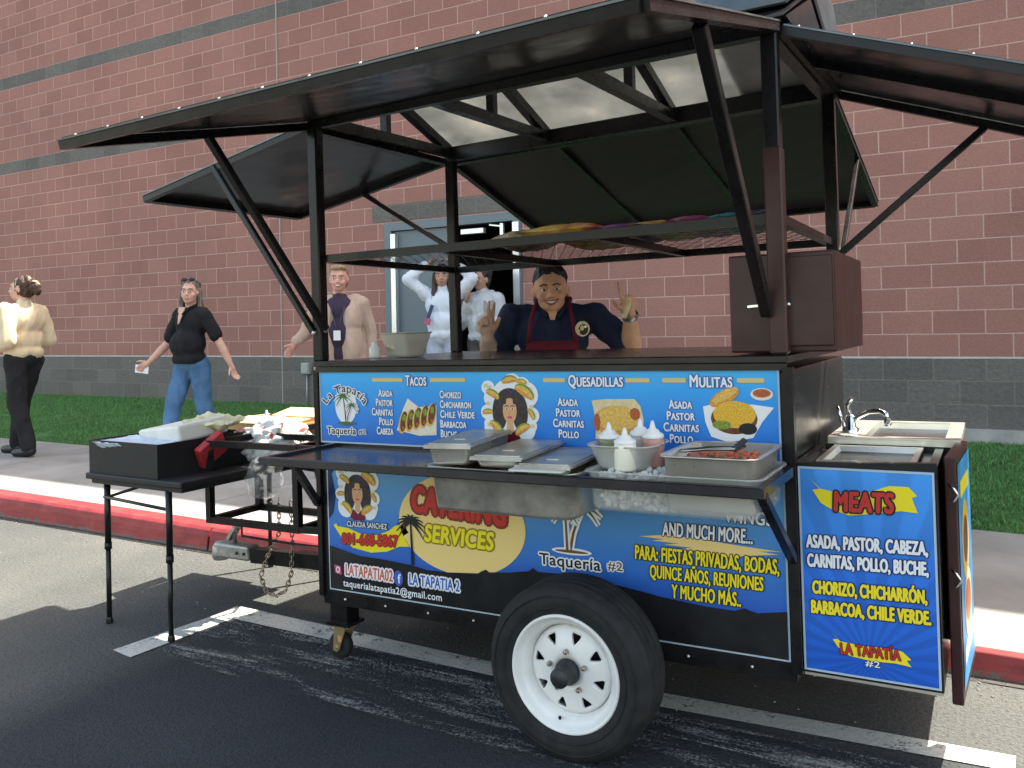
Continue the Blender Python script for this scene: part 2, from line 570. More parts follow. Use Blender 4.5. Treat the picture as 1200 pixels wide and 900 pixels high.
def sheet(name, polys, m, z):
    b = MB()
    for p in polys: b.poly([(x, y, z) for x, y in p])
    return tag(b.build(name, m), kind='structure')
pw = paint_mat('worn_white_paint', (.62, .61, .56), .55, (1, 1, 1), 7, .12)
sheet('painted_line', [[(-3.275, 2.30), (-3.135, 2.28), (-3.115, 2.81), (-3.215, 2.95)],
                       [(-3.215, 2.95), (-3.115, 2.81), (-1.7, 2.80), (-1.7, 2.915)], [(-1.7, 2.915), (-1.7, 2.80), (.035, 2.905), (.04, 3.01)]], pw, .004)
pg = paint_mat('scraped_paint', (.34, .34, .33), .735, (.35, 2.6, 1), 4.5, .2)
sheet('scraped_markings', [[(-3.1, 2.34), (.6, 2.30), (.6, 2.80), (-3.1, 2.79)]], pg, .008)
pg2 = paint_mat('paint_streaks', (.50, .50, .48), .79, (.22, 5., 1), 3.2, .16)
sheet('scraped_streaks', [[(-2.6, 2.66), (.3, 2.62), (.3, 2.72), (-2.6, 2.75)]], pg2, .012)

KY, KW, KZ = 3.62, .16, .15
def kz(x): return min(.158, max(.085, .15 - .0078 * (x + 6)))   # the kerb gets lower towards the right
conc = mat('concrete', (.265, .262, .25), .85, 0, .3, (1.6, .24), (150, .35, .004))
concw = mat('kerb_concrete', (.40, .38, .35), .85, 0, .3, (5, .2), (120, .4, .005))
# red kerb paint, chipped along the bottom edge
m, nt, p, N, L = newmat('red_kerb_paint')
tc = N('TexCoord'); n = N('TexNoise', n_2=5.5, n_3=8, n_4=.7); L(tc.outputs['Object'], n.inputs[0])
sx = N('SeparateXYZ'); L(tc.outputs['Object'], sx.inputs[0])
r1 = ramp(N, [(.3, (.19, .014, .018)), (.5, (.26, .022, .026)), (.72, (.34, .050, .048))]); L(n.outputs[0], r1.inputs[0])
hz = N('MapRange'); hz.inputs[1].default_value = .0; hz.inputs[2].default_value = .055; hz.inputs[3].default_value = .28; hz.inputs[4].default_value = 0; L(sx.outputs[2], hz.inputs[0])
n2 = N('TexNoise', n_2=16, n_3=6, n_4=.75); L(tc.outputs['Object'], n2.inputs[0])
ad = N('Math', operation='ADD'); L(n2.outputs[0], ad.inputs[0]); L(hz.outputs[0], ad.inputs[1])
rw = ramp(N, [(.68, (0, 0, 0)), (.73, (1, 1, 1))]); L(ad.outputs[0], rw.inputs[0])
mx = N('Mix', data_type='RGBA'); mx.inputs[7].default_value = (.10, .085, .07, 1); L(rw.outputs[0], mx.inputs[0])
mps = N('Mapping'); mps.inputs['Scale'].default_value = (.8, 5, 14); L(tc.outputs['Object'], mps.inputs[0])
ns = N('TexNoise', n_2=3.2, n_3=7, n_4=.7); L(mps.outputs[0], ns.inputs[0])
rs = ramp(N, [(.5, (1, 1, 1)), (.62, (.62, .60, .60)), (.72, (.35, .33, .33))]); L(ns.outputs[0], rs.inputs[0])
ms = N('Mix', data_type='RGBA', blend_type='MULTIPLY'); ms.inputs[0].default_value = .8; L(r1.outputs[0], ms.inputs[6]); L(rs.outputs[0], ms.inputs[7])   # tyre scuffs
L(ms.outputs[2], mx.inputs[6])
L(mx.outputs[2], p.inputs['Base Color']); p.inputs['Roughness'].default_value = .6
b = N('Bump', n_0=.4, n_1=.004); L(n2.outputs[0], b.inputs['Height']); L(b.outputs[0], p.inputs['Normal'])
redk = m
b = MB()
prof = [(KY - .012, -.02), (KY, .02), (KY + .008, .09), (KY + .018, KZ - .018), (KY + .04, KZ), (KY + KW, KZ + .002), (KY + KW, -.02)]
joints = [-30, -20, -14, -10.5, -7.25, -4.22, -1.2, 1.85, 4.9, 8, 14, 30]
for a, c in zip(joints, joints[1:]):
    k0 = len(b.bm.verts)
    b.prism([(a + .008, y, z) for y, z in prof], (c - a - .016, 0, 0), 0)
    b.bm.verts.ensure_lookup_table()
    for v in b.bm.verts[k0:]:
        if v.co.z > .05: v.co.z += kz(v.co.x) - KZ
b.bm.normal_update()
bmesh.ops.recalc_face_normals(b.bm, faces=b.bm.faces)
for f in b.bm.faces:      # the top is bare concrete past the end of the painted stretch
    if f.normal.z > .8 and f.calc_center_median().x > -1.3: f.material_index = 1
kb = b.build('kerb', [redk, concw]); tag(kb, kind='structure')
mod = kb.modifiers.new('bevel', 'BEVEL'); mod.width = .008; mod.segments = 2
# dirt-filled gutter seam at the foot of the kerb
sheet('gutter_seam', [[(-40, KY - .055), (40, KY - .05), (40, KY - .004), (-40, KY - .004)]], paint_mat('gutter_dirt', (.05, .045, .04), .52, (.6, 1, 1), 5, .2), .004)
# small stones swept against the kerb and scattered over the road
rgs = random.Random(12)
b = MB()
for k in range(420):
    x = rgs.uniform(-6.5, 1.2)
    y = 3.58 - abs(rgs.gauss(0, .10)) if rgs.random() < .55 else rgs.uniform(2.75, 3.55)
    r_ = rgs.uniform(.002, .0052)
    b.ball((x, y, r_ * .5), (r_ * rgs.uniform(.8, 1.5), r_, r_ * .7), rgs.choice((0, 0, 1)), 1, Euler((0, 0, rgs.uniform(0, 3))).to_matrix())
tag(b.build('gravel', [mat('stone_grey', (.22, .21, .19), .9), mat('stone_pale', (.30, .29, .27), .9)]), 'small loose stones scattered over the road and along the kerb', 'gravel', kind='stuff')
WY1 = 5.64
b = MB()
xs = [-40 + 1.53 * k for k in range(60)]
for a, c in zip(xs, xs[1:]):
    k0 = len(b.bm.verts)
    b.bb((a + .004, KY + KW + .006, -.05), (c - .004, WY1, KZ), 0)
    b.bm.verts.ensure_lookup_table()
    for v in b.bm.verts[k0:]:
        if v.co.z > .05: v.co.z += kz(v.co.x) - KZ
sw = b.build('sidewalk', conc); tag(sw, kind='structure')
# lawn rising to the wall
WALL, SEAM, BASE = 8.2978, -8.1754, .999
lawn = mat('lawn_soil', (.060, .135, .045), .95, 0, .1, (3, .5), (40, .6, .02))
def lawn_z(x, y):
    t = (y - WY1) / (WALL - WY1)
    return kz(x) - .03 + (.25 if x < -4 else .20) * max(0, t) ** .8 + .02 * mnoise.noise(Vector((x * .8, y * .8, 3)))
me = bpy.data.meshes.new('lawn')
nx, ny = 120, 14
vv, ff = [], []
for i in range(nx + 1):
    for j in range(ny + 1):
        x = -40 + 80 * i / nx; y = WY1 + .01 + (WALL - WY1) * j / ny
        vv.append((x, y, lawn_z(x, y)))
for i in range(nx):
    for j in range(ny):
        q = i * (ny + 1) + j
        ff.append((q, q + ny + 1, q + ny + 2, q + 1))
me.from_pydata(vv, [], ff)
tag(link_mesh('lawn', me, lawn, None, True), kind='structure')
rng = random.Random(3)
gv, gf, gm = [], [], []
def blade(x, y, h):
    z = lawn_z(x, y) - .005
    a = rng.uniform(0, 2 * PI); w = rng.uniform(.004, .008)
    lx, ly = rng.gauss(0, .35) * h, rng.gauss(0, .35) * h
    k = len(gv)
    gv.extend([(x - math.cos(a) * w, y - math.sin(a) * w, z), (x + math.cos(a) * w, y + math.sin(a) * w, z), (x + lx, y + ly, z + h)])
    gf.append((k, k + 1, k + 2)); gm.append(2 if rng.random() < .06 + .3 * max(0, mnoise.noise(Vector((x * .9, y * 1.4, 9)))) else rng.choice((0, 0, 0, 1, 1)))
for x0, x1, n in ((-15, -4.6, 60000), (-.9, 1.6, 34000)):
    for k in range(n):
        x, y = rng.uniform(x0, x1), rng.uniform(WY1 + .02, WALL - .03)
        if -6.75 < x < -4.2: continue
        if rng.random() < .6 and mnoise.noise(Vector((x * 1.3, y * 2.2, 0))) < -.38: continue
        blade(x, y, rng.uniform(.018, .042))
me = bpy.data.meshes.new('grass')
me.from_pydata(gv, [], gf)
go = link_mesh('grass', me, [mat('grass_green', (.115, .26, .078), .7, 0, .25), mat('grass_dark', (.085, .20, .062), .7, 0, .25), mat('grass_dry', (.14, .16, .06), .8, 0, .2)])
me.polygons.foreach_set('material_index', gm)
tag(go, 'short green grass between the sidewalk and the brick wall', 'grass', kind='stuff')
b = MB(); b.bb((-6.72, WY1 + .004, -.05), (-4.25, WALL, .30)); tag(b.build('path', conc), kind='structure')

# ------------------------------------------------------------------ brick building
WT = 7.45
DX0, DX1, DZ = -6.44, -4.54, 2.62
C_RED = ((.350, .172, .141), (.298, .140, .115), (.50, .32, .27))
red = brick_mat('red_block', C_RED[0], C_RED[1], C_RED[2], x0=SEAM, z0=BASE)
gray = brick_mat('dark_split_block', (.165, .152, .138), (.130, .120, .110), (.20, .18, .16), x0=SEAM, z0=BASE, bumpy=.9, rscale=28)
bld = root('brick_building', (0, 0, 0), 'large red block building with dark grey bands behind the food cart', 'building')
RH = .2032
zz = [BASE, BASE + 15 * RH, BASE + 16 * RH, BASE + 22 * RH, BASE + 23 * RH, BASE + 30 * RH, BASE + 31 * RH, WT]
W = MB()
def wall_rect(x0, x1, z0, z1, mi):
    W.quad((x0, WALL, z0), (x1, WALL, z0), (x1, WALL, z1), (x0, WALL, z1), mi)
for k, (a, c) in enumerate(zip(zz, zz[1:])):
    mi = k % 2
    if a < DZ < c:
        wall_rect(-60, DX0, a, c, mi); wall_rect(DX1, 40, a, c, mi); wall_rect(DX0, DX1, DZ, c, mi)
    else: wall_rect(-60, 40, a, c, mi)
W.poly([(-60, WALL, WT), (40, WALL, WT), (40, WALL + 25, WT), (-60, WALL + 25, WT)], 0)
W.poly([(-60, WALL + 25, 0), (40, WALL + 25, 0), (40, WALL + 25, WT), (-60, WALL + 25, WT)], 0)
W.poly([(40, WALL, 0), (40, WALL + 25, 0), (40, WALL + 25, WT), (40, WALL, WT)], 0)
W.poly([(-60, WALL, 0), (-60, WALL + 25, 0), (-60, WALL + 25, WT), (-60, WALL, WT)], 0)
W.build('wall', [red, gray], bld, recalc=False)
W = MB()
for x0, x1 in ((-60, DX0), (DX1, 40)):
    W.bb((x0, WALL - .012, .0), (x1, WALL + .2, BASE - .012), 0)
    W.prism([(x0, WALL - .012, BASE - .012), (x0, WALL + .1, BASE - .012), (x0, WALL + .1, BASE + .004), (x0, WALL - .001, BASE + .004)], (x1 - x0, 0, 0), 1)
W.build('base_course', [gray, concw], bld)
W = MB(); W.bb((-3.6, WALL - .10, .1), (40, WALL - .014, .385)); W.build('footing', mat('footing_concrete', (.36, .35, .33), .9, 0, .2, (6, .2), (60, .4, .006)), bld)
W = MB(); W.bb((DX0 - .19, WALL - .006, 2.64), (DX1 + .42, WALL + .05, 2.842)); W.build('lintel', gray, bld)
W = MB(); W.bb((SEAM - .007, WALL - .0145, .2), (SEAM + .007, WALL + .01, WT)); W.build('control_joint', mat('sealant', (.40, .33, .30), .7), bld)
W = MB(); W.bb((-60, WALL - .04, WT), (40, WALL + .3, WT + .12)); W.build('parapet_cap', mat('cap_metal', (.10, .10, .10), .4, .6), bld)
dgrey = mat('door_paint', (.135, .17, .195), .42, 0, .45, (1.5, .06))
W = MB()
W.bb((DX0, WALL - .02, .30), (DX0 + .10, WALL + .14, DZ)); W.bb((DX1 - .10, WALL - .02, .30), (DX1, WALL + .14, DZ)); W.bb((DX0 + .10, WALL - .02, DZ - .10), (DX1 - .10, WALL + .14, DZ))
W.build('door_frame', dgrey, bld)
lf = MB(); lf.bb((DX0 + .105, WALL + .03, .315), (-5.42, WALL + .075, DZ - .105), 0, .004)
dl = lf.build('door', dgrey, bld)
q = MB(); q.bb((DX0 + .103, WALL - .035, .32), (DX0 + .17, WALL + .028, DZ - .14)); q.build('lit_edge_strip', mat('aluminium', (.72, .74, .76), .3, .7), dl)  # pale strip added for the light reflected off the door frame edge
q = MB(); q.bb((-5.47, WALL + .01, .32), (-5.425, WALL + .028, DZ - .14), 0); q.build('astragal', mat('aluminium', (.6, .6, .6), .3, .8), dl)
# right leaf stands open into the room
lf = MB(); lf.bb((-4.70, WALL + .16, .315), (-4.655, WALL + 1.05, DZ - .105), 0, .004); rl = lf.build('door', dgrey, bld)
q = MB(); q.rod([(-4.72, WALL + .3, 1.35), (-4.74, WALL + .9, 1.35)], .018); q.build('push_bar', mat('aluminium', (.6, .6, .6), .3, .8), rl)
q = MB(); q.bb((-5.36, WALL + .02, 2.41), (-5.05, WALL + .09, 2.475), 0, .008); q.bar((-4.98, WALL + .05, 2.50), (-4.80, WALL + .02, 2.47), .02, .015); q.bb((-4.815, WALL - .005, 2.37), (-4.775, WALL + .03, 2.50))
q.build('door_closer', mat('aluminium', (.6, .6, .6), .3, .8), bld)
q = MB(); q.bb((DX1 - .098, WALL - .035, .32), (DX1 - .02, WALL - .0215, DZ - .12)); q.build('lit_edge_strip', mat('aluminium', (.72, .74, .76), .3, .7), bld)  # right-hand strip, standing in for the white-lit frame edge
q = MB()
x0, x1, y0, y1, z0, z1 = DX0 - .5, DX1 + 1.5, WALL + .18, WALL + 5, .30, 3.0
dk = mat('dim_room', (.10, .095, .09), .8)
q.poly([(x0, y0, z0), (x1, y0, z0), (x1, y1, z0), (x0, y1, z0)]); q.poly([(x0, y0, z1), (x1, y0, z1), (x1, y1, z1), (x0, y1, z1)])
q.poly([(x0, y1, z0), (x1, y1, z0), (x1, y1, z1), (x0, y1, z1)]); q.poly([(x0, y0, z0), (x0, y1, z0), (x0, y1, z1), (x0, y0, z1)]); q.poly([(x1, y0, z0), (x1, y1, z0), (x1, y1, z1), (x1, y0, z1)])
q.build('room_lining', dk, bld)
q = MB(); q.bb((-7.79, WALL - .075, .77), (-7.65, WALL - .013, .915), 0, .006); q.bb((-7.775, WALL - .083, .785), (-7.665, WALL - .075, .90), 0, .004)
q.rod([(-7.72, WALL - .04, .77), (-7.72, WALL - .04, .3)], .012)
eb = q.build('outlet_box', mat('box_grey', (.33, .34, .33), .5, .3)); tag(eb, 'small grey electrical outlet box on the dark base of the wall', 'outlet box')
# ------------------------------------------------------------------ the food cart (x along its side, y towards the building, z up)
TH = R(.8)
CART = Vector((-1.17, 2.62, 0))
CROT = Euler((0, -TH, 0))
def on_cart(p): return CART + CROT.to_matrix() @ Vector(p)
cart = root('food_cart', CART, 'black food cart trailer with raised roof flaps and blue printed menu panels', 'food cart', rot=CROT)
def gloss(name, c, wav, rough=.12):
    m, nt, p, N, L = newmat(name)
    tc = N('TexCoord')
    n = N('TexNoise', n_2=wav[0], n_3=2); L(tc.outputs['Object'], n.inputs[0])
    n2 = N('TexNoise', n_2=9, n_3=8, n_4=.7); L(tc.outputs['Object'], n2.inputs[0])
    b = N('Bump', n_0=wav[1], n_1=.05); L(n.outputs[0], b.inputs['Height']); L(b.outputs[0], p.inputs['Normal'])
    mr = N('MapRange'); mr.inputs[3].default_value = max(.02, rough - .07); mr.inputs[4].default_value = rough + .16; L(n2.outputs[0], mr.inputs[0]); L(mr.outputs[0], p.inputs['Roughness'])
    rc = ramp(N, [(.35, c), (.75, tuple(v * 1.5 + .003 for v in c))]); L(n2.outputs[0], rc.inputs[0]); L(rc.outputs[0], p.inputs['Base Color'])
    p.inputs['Specular IOR Level'].default_value = .55
    return m
flapm = gloss('flap_black', (.013, .013, .016), (2.2, .30), .16)
flapm.node_tree.nodes['Principled BSDF'].inputs['Specular IOR Level'].default_value = .32
rearm = gloss('flap_satin', (.019, .0145, .018), (1.6, .5), .34)
rearm.node_tree.nodes['Principled BSDF'].inputs['Specular IOR Level'].default_value = .16
black = gloss('cart_black', (.012, .011, .012), (3, .12), .20)
black.node_tree.nodes['Principled BSDF'].inputs['Specular IOR Level'].default_value = .38
tube = mat('tube_black', (.012, .011, .012), .27, 0, .28, (8, .5), (60, .15, .002))
brown = gloss('box_brown', (.042, .016, .015), (4, .1), .30)
brown.node_tree.nodes['Principled BSDF'].inputs['Specular IOR Level'].default_value = .3
lit_rim = mat('sky_lit_rim', (.12, .135, .145), .32, .6, .5, (9, .3))  # paler blue put into the flap rims for sky light on their edges
steel = mat('steel', (.76, .71, .63), .28, .7, .5, (5, .12), (35, .08, .004))
steeld = mat('steel_worn', (.60, .56, .48), .34, .75, .5, (9, .4), (25, .15, .004))
def fibre_mat():
    m, nt, p, N, L = newmat('fibreglass')
    tc = N('TexCoord'); n = N('TexNoise', n_2=2.4, n_3=5, n_4=.6); L(tc.outputs['Object'], n.inputs[0])
    r = ramp(N, [(.3, (.30, .31, .31)), (.55, (.50, .51, .50)), (.7, (.68, .66, .60))]); L(n.outputs[0], r.inputs[0]); L(r.outputs[0], p.inputs['Base Color'])
    p.inputs['Roughness'].default_value = .3
    t = N('BsdfTranslucent'); L(r.outputs[0], t.inputs[0])
    ms = N('MixShader'); ms.inputs[0].default_value = .42; L(p.outputs[0], ms.inputs[1]); L(t.outputs[0], ms.inputs[2])
    L(ms.outputs[0], nt.nodes['Material Output'].inputs[0])
    return m
fibre = fibre_mat()
alum = mat('ceiling_metal', (.46, .43, .38), .38, .75, .5, (1.7, .45), (2.2, .4, .03))
rubber = mat('rubber', (.020, .020, .021), .75, 0, .3, (20, .4), (120, .2, .002))
white = mat('white_enamel', (.78, .77, .75), .34, 0, .5, (6, .1))
XL, XR, D = -1.2, .65, 1.08
PX0, PX1 = -1.182, .632   # post centres

# body
b = MB(); b.bb((XL, .0, .295), (XR, D, 1.19), 0, .008); b.build('body', black, cart)
b = MB(); b.bb((XL - .006, -.022, 1.212), (XR + .006, D + .012, 1.236), 0, .004); b.bar((XL, -.008, 1.201), (XR, -.008, 1.201), .02); b.build('counter_top', black, cart)
b = MB()
for y in (.012, D - .012): b.bar((XL, y, .283), (XR, y, .283), .03, .05)
for x in (XL + .02, -.3, XR - .02): b.bar((x, .02, .28), (x, D - .02, .28), .04)
b.bar((XR + .004, -.006, .29), (XR + .004, -.006, 1.2), .03); b.bar((XL - .004, -.004, .29), (XL - .004, -.004, 1.2), .022)
b.build('frame', tube, cart)
for k in range(9):
    b = MB(); b.ball((XL + .12 + .2 * k, -.014, .289), .006, 0, 1); b.build('rivet', steel, cart)

# posts
for x, y, z1 in ((PX0, .0, 2.19), (PX1, .0, 2.215), (PX0, 1.0, 2.215), (PX1 + .01, 1.0, 2.245)):
    b = MB(); b.bar((x, y, 1.236), (x, y, z1), .048, bevel=.005); b.build('post', tube, cart)
b = MB(); b.bar((PX1 + .001, -.001, 1.24), (PX1 + .001, -.001, 1.86), .053, bevel=.005); b.build('post_sleeve', brown, cart)
# roof beams and trusses
b = MB(); b.bar((XL, 0, 2.205), (XR, 0, 2.22), .045); b.build('roof_beam', tube, cart)
b = MB(); b.bar((XL, 1.0, 2.235), (XR, 1.0, 2.262), .06, .07); b.build('roof_beam', tube, cart)
for x in (PX0, -.62, .0, PX1):
    b = MB()
    b.bar((x, .02, 2.215), (x, .98, 2.245), .042); b.bar((x, .47, 2.24), (x, .47, 2.42), .035)
    b.bar((x, .02, 2.235), (x, .47, 2.44), .04); b.bar((x, .47, 2.44), (x, .98, 2.26), .04)
    b.build('roof_truss', tube, cart)
# roof skin: gable with its two slopes; the underside is bare metal
b = MB()
x0, x1 = XL - .04, XR - .01
b.prism([(x0, -.03, 2.238), (x0, .47, 2.475), (x0, 1.04, 2.285), (x0, 1.04, 2.279), (x0, .47, 2.466), (x0, -.03, 2.229)], (x1 - x0, 0, 0), 0)
rf = b.build('roof', fibre, cart)
b = MB()
b.prism([(.30, -.035, 2.246), (.30, .47, 2.485), (.30, 1.05, 2.293), (.30, 1.05, 2.2875), (.30, .47, 2.478), (.30, -.035, 2.2405)], (XR + .03 - .30, 0, 0), 0)
b.prism([(XR + .022, .03, 2.26), (XR + .022, .47, 2.455), (XR + .022, .97, 2.29)], (.004, 0, 0))
b.build('roof_cladding', flapm, rf)
b = MB(); b.prism([(.38, .06, 2.305), (.38, .47, 2.495), (.38, 1.02, 2.31), (.38, 1.06, 2.36), (.38, 1.04, 2.55), (.38, .97, 2.60), (.38, .16, 2.60), (.38, .07, 2.55)], (.30, 0, 0)); vt = b.build('roof_vent', mat('vent_metal', (.085, .105, .125), .3, .4, .5, (6, .3)), cart); bv = vt.modifiers.new('bevel', 'BEVEL'); bv.width = .02; bv.segments = 3

# flaps
def flap(corners, hinge_w, name='roof_flap', ribs=(), edge=.034, rivets=True, sheetm=None):
    """corners: hinge a, hinge b, outer b, outer a. A thin sheet with a tube frame below it."""
    a, b_, c, d = [Vector(v) for v in corners]
    n = (b_ - a).cross(d - a).normalized()
    if n.z < 0: n = -n
    b = MB()
    b.prism([a, b_, c, d], n * .004)
    o = b.build(name, sheetm or flapm, cart)
    b = MB()
    off = -n * .017
    for p, q in ((a, b_), (b_, c), (c, d), (d, a)): b.bar(p + off, q + off, edge * .9, .03, 0, n)
    for t in ribs: b.bar(a.lerp(b_, t) - n * .014, d.lerp(c, t) - n * .014, .03, .026, 0, n)
    b.build('flap_frame', tube, o)
    b = MB()
    for p, q in ((b_, c), (c, d), (d, a)):
        u = (q - p).normalized(); out = u.cross(n)
        if out.dot((p + q) / 2 - (a + b_ + c + d) / 4) < 0: out = -out
        b.bar(p + out * .003 - n * .004, q + out * .003 - n * .004, .005, .034, 0, out)
        L_ = (q - p).length
        if rivets:
            for k in range(int(L_ / .16) + 1):
                b.ball(p + u * min(L_, .04 + .16 * k) + n * .002, .0042, 1, 1)
    b.build('flap_edge', [lit_rim, steel], o)
    return o
flap(((XL - .02, -.02, 2.205), (XR, -.02, 2.235), (XR, -1.15, 1.94), (XL - .02, -1.06, 1.952)), 0, ribs=())
flap(((XL - .03, 0, 2.205), (XL - .03, 1.02, 2.225), (-2.245, 1.02, 2.04), (-2.235, 0, 2.02)), 0, ribs=())
flap(((XR + .03, 1.02, 2.262), (XR + .03, 0, 2.222), (1.62, 0, 1.872), (1.62, 1.02, 1.905)), 0, ribs=(.55,))
flap(((XR, 1.04, 2.262), (XL, 1.04, 2.222), (XL, 2.09, 1.925), (XR, 2.44, 1.985)), 0, ribs=(.36, .68), sheetm=rearm)
def strut(p, q, w=.028):
    b = MB(); b.bar(p, q, w, w, 0, (0, 1, 0), .003)
    b.ball(Vector(p) + (Vector(q) - Vector(p)).normalized() * .01, .012, 1, 1); b.ball(q, .014, 1, 1)
    b.build('strut', [tube, steel], cart)
strut((.628, -.715, 2.02), (.604, -.03, 1.36), .034)
strut((XL - .0, -.53, 2.055), (-1.118, -.04, 1.362), .028)
strut((-1.765, -.012, 2.098), (PX0 - .012, -.025, 1.352), .025)
strut((-1.76, 1.0, 2.105), (PX0 - .01, 1.0, 1.76), .024)
strut((1.19, 1.0, 2.035), (PX1 + .035, 1.0, 1.60), .026)
strut((.655, 1.72, 2.10), (PX1 + .04, 1.03, 1.60), .02)

# rack of expanded metal over the counter
b = MB()
for y, z in ((.02, 1.65), (1.0, 1.65)): b.bar((PX0, y, z), (PX1, y, z), .03)
for x in (PX0, -.62, .02, PX1): b.bar((x, .02, 1.65), (x, 1.0, 1.65), .028)
rk = b.build('rack', tube, cart)
b = MB()
st = .050
x0, x1, y0, y1 = PX0, PX1, .03, .99
k = -int((y1 - y0) / st * 2) - 2
while x0 + k * st < x1:
    for sgn in (1, -1):
        xa, xb = x0 + k * st, x0 + k * st + (y1 - y0) * .55
        ya, yb = (y0, y1) if sgn > 0 else (y1, y0)
        ta, tb = max(0, (x0 - xa) / (xb - xa)), min(1, (x1 - xa) / (xb - xa))
        if ta < tb:
            pa = Vector((xa + (xb - xa) * ta, ya + (yb - ya) * ta, 1.667)); pb = Vector((xa + (xb - xa) * tb, ya + (yb - ya) * tb, 1.667))
            b.bar(pa, pb, .0024, .0016)
    k += 1
b.build('expanded_mesh', tube, rk)

# cabinet box at the right-hand corner
b = MB(); b.bb((.476, .03, 1.243), (.79, .62, 1.545), 0, .006); bx = b.build('cabinet', brown, cart)
b = MB(); b.bb((.655, .014, 1.262), (.784, .028, 1.53), 0, .003); dr = b.build('door', brown, bx)
b = MB(); b.bar((.535, .018, 1.385), (.585, .018, 1.388), .007, .007); b.build('hasp', mat('bright_zinc', (.8, .8, .78), .25, 1), bx)
b = MB(); b.ball((.66, .006, 1.387), .008, 0, 1); b.build('latch', mat('bright_zinc', (.8, .8, .78), .25, 1), bx)

# front shelf with pan openings and folded-down braces
SZ = .893
SY = -.392
b = MB()
b.bb((XL + .07, SY + .02, SZ - .004), (-.43, -.004, SZ + .004))
b.bar((XL + .07, SY, SZ), (XR + .015, SY, SZ), .026, .030, 0, (0, 0, 1), .003)
b.bar((XL, -.016, SZ - .006), (XR + .01, -.016, SZ - .006), .024)
for x in (XL + .082, -.43, .125, XR + .004): b.bar((x, SY, SZ), (x, -.01, SZ), .022, .028)
b.build('shelf', gloss('shelf_black', (.013, .013, .016), (3, .08), .16), cart)
for p, q in (((XR + .004, SY + .015, SZ - .01), (XR + .004, -.025, .63)), ((XL + .05, SY + .16, SZ - .01), (XL - .003, -.02, .66))):
    b = MB(); b.bar(p, q, .024, .024, 0, (1, 0, 0)); b.build('shelf_brace', tube, cart)

# ------------------------------------------------------------------ printed panels
def grad_print(name, stops, z0, z1, streak=None):
    """printed blue background (the print itself runs from light to deep blue)"""
    m, nt, p, N, L = newmat(name)
    tc = N('TexCoord'); sx = N('SeparateXYZ'); L(tc.outputs['Object'], sx.inputs[0])
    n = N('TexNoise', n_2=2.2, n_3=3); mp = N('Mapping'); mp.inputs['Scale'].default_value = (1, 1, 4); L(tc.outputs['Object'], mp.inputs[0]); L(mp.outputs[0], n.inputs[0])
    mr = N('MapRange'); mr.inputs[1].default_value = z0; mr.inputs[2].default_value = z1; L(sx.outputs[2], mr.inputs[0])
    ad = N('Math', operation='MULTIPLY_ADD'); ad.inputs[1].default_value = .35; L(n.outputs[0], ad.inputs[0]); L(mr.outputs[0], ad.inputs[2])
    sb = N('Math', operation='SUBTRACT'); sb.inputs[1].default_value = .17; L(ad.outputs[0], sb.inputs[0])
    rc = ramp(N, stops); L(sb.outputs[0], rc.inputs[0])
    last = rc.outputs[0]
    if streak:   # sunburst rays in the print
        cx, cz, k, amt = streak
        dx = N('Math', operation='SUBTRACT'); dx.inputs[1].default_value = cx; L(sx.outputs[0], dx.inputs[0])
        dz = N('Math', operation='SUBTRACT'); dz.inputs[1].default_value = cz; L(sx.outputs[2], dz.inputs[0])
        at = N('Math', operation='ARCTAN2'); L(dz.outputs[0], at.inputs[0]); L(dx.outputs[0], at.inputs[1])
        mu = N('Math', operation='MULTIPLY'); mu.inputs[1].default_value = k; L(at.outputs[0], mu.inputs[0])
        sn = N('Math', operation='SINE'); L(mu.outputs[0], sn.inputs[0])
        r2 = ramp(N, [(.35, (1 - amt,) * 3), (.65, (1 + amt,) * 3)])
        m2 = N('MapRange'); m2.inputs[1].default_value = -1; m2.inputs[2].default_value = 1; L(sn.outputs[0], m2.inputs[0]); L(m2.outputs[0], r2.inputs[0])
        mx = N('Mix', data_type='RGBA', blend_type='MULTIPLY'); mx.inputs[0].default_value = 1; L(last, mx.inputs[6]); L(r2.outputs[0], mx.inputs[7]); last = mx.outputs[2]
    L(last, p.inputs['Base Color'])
    p.inputs['Roughness'].default_value = .30
    p.inputs['Specular IOR Level'].default_value = .45
    return m
rimw = mat('panel_edge', (.42, .52, .60), .4)
def panel(name, x0, x1, z0, z1, m, y=-.006, holder=None):
    b = MB(); b.bb((x0, y, z0), (x1, 0.002, z1), 0); b.bm.faces.ensure_lookup_table()
    o = b.build(name, m, holder or cart)
    a = Art(y - .0004)
    w = .006
    for q in ([(x0, z0), (x1, z0), (x1, z0 + w), (x0, z0 + w)], [(x0, z1 - w), (x1, z1 - w), (x1, z1), (x0, z1)], [(x0, z0 + w), (x0 + w, z0 + w), (x0 + w, z1 - w), (x0, z1 - w)], [(x1 - w, z0 + w), (x1, z0 + w), (x1, z1 - w), (x1 - w, z1 - w)]):
        a.poly(q, rimw)
    a.build('edge_trim', o)
    return o
PY = -.0075
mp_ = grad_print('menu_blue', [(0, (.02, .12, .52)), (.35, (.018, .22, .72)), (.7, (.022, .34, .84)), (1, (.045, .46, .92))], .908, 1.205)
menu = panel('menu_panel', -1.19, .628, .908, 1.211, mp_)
def heading(t, x0, x1, z0=1.139, z1=1.177):
    a = Art(PY); a.text(t, x0, x1, z0, z1, WHITE, 2, .035, 0, True, edge=(NAVY, .05)); a.build('heading_lettering', menu)
heading('Tacos', -.757, -.662); heading('Quesadillas', -.071, .126); heading('Mulitas', .353, .486)
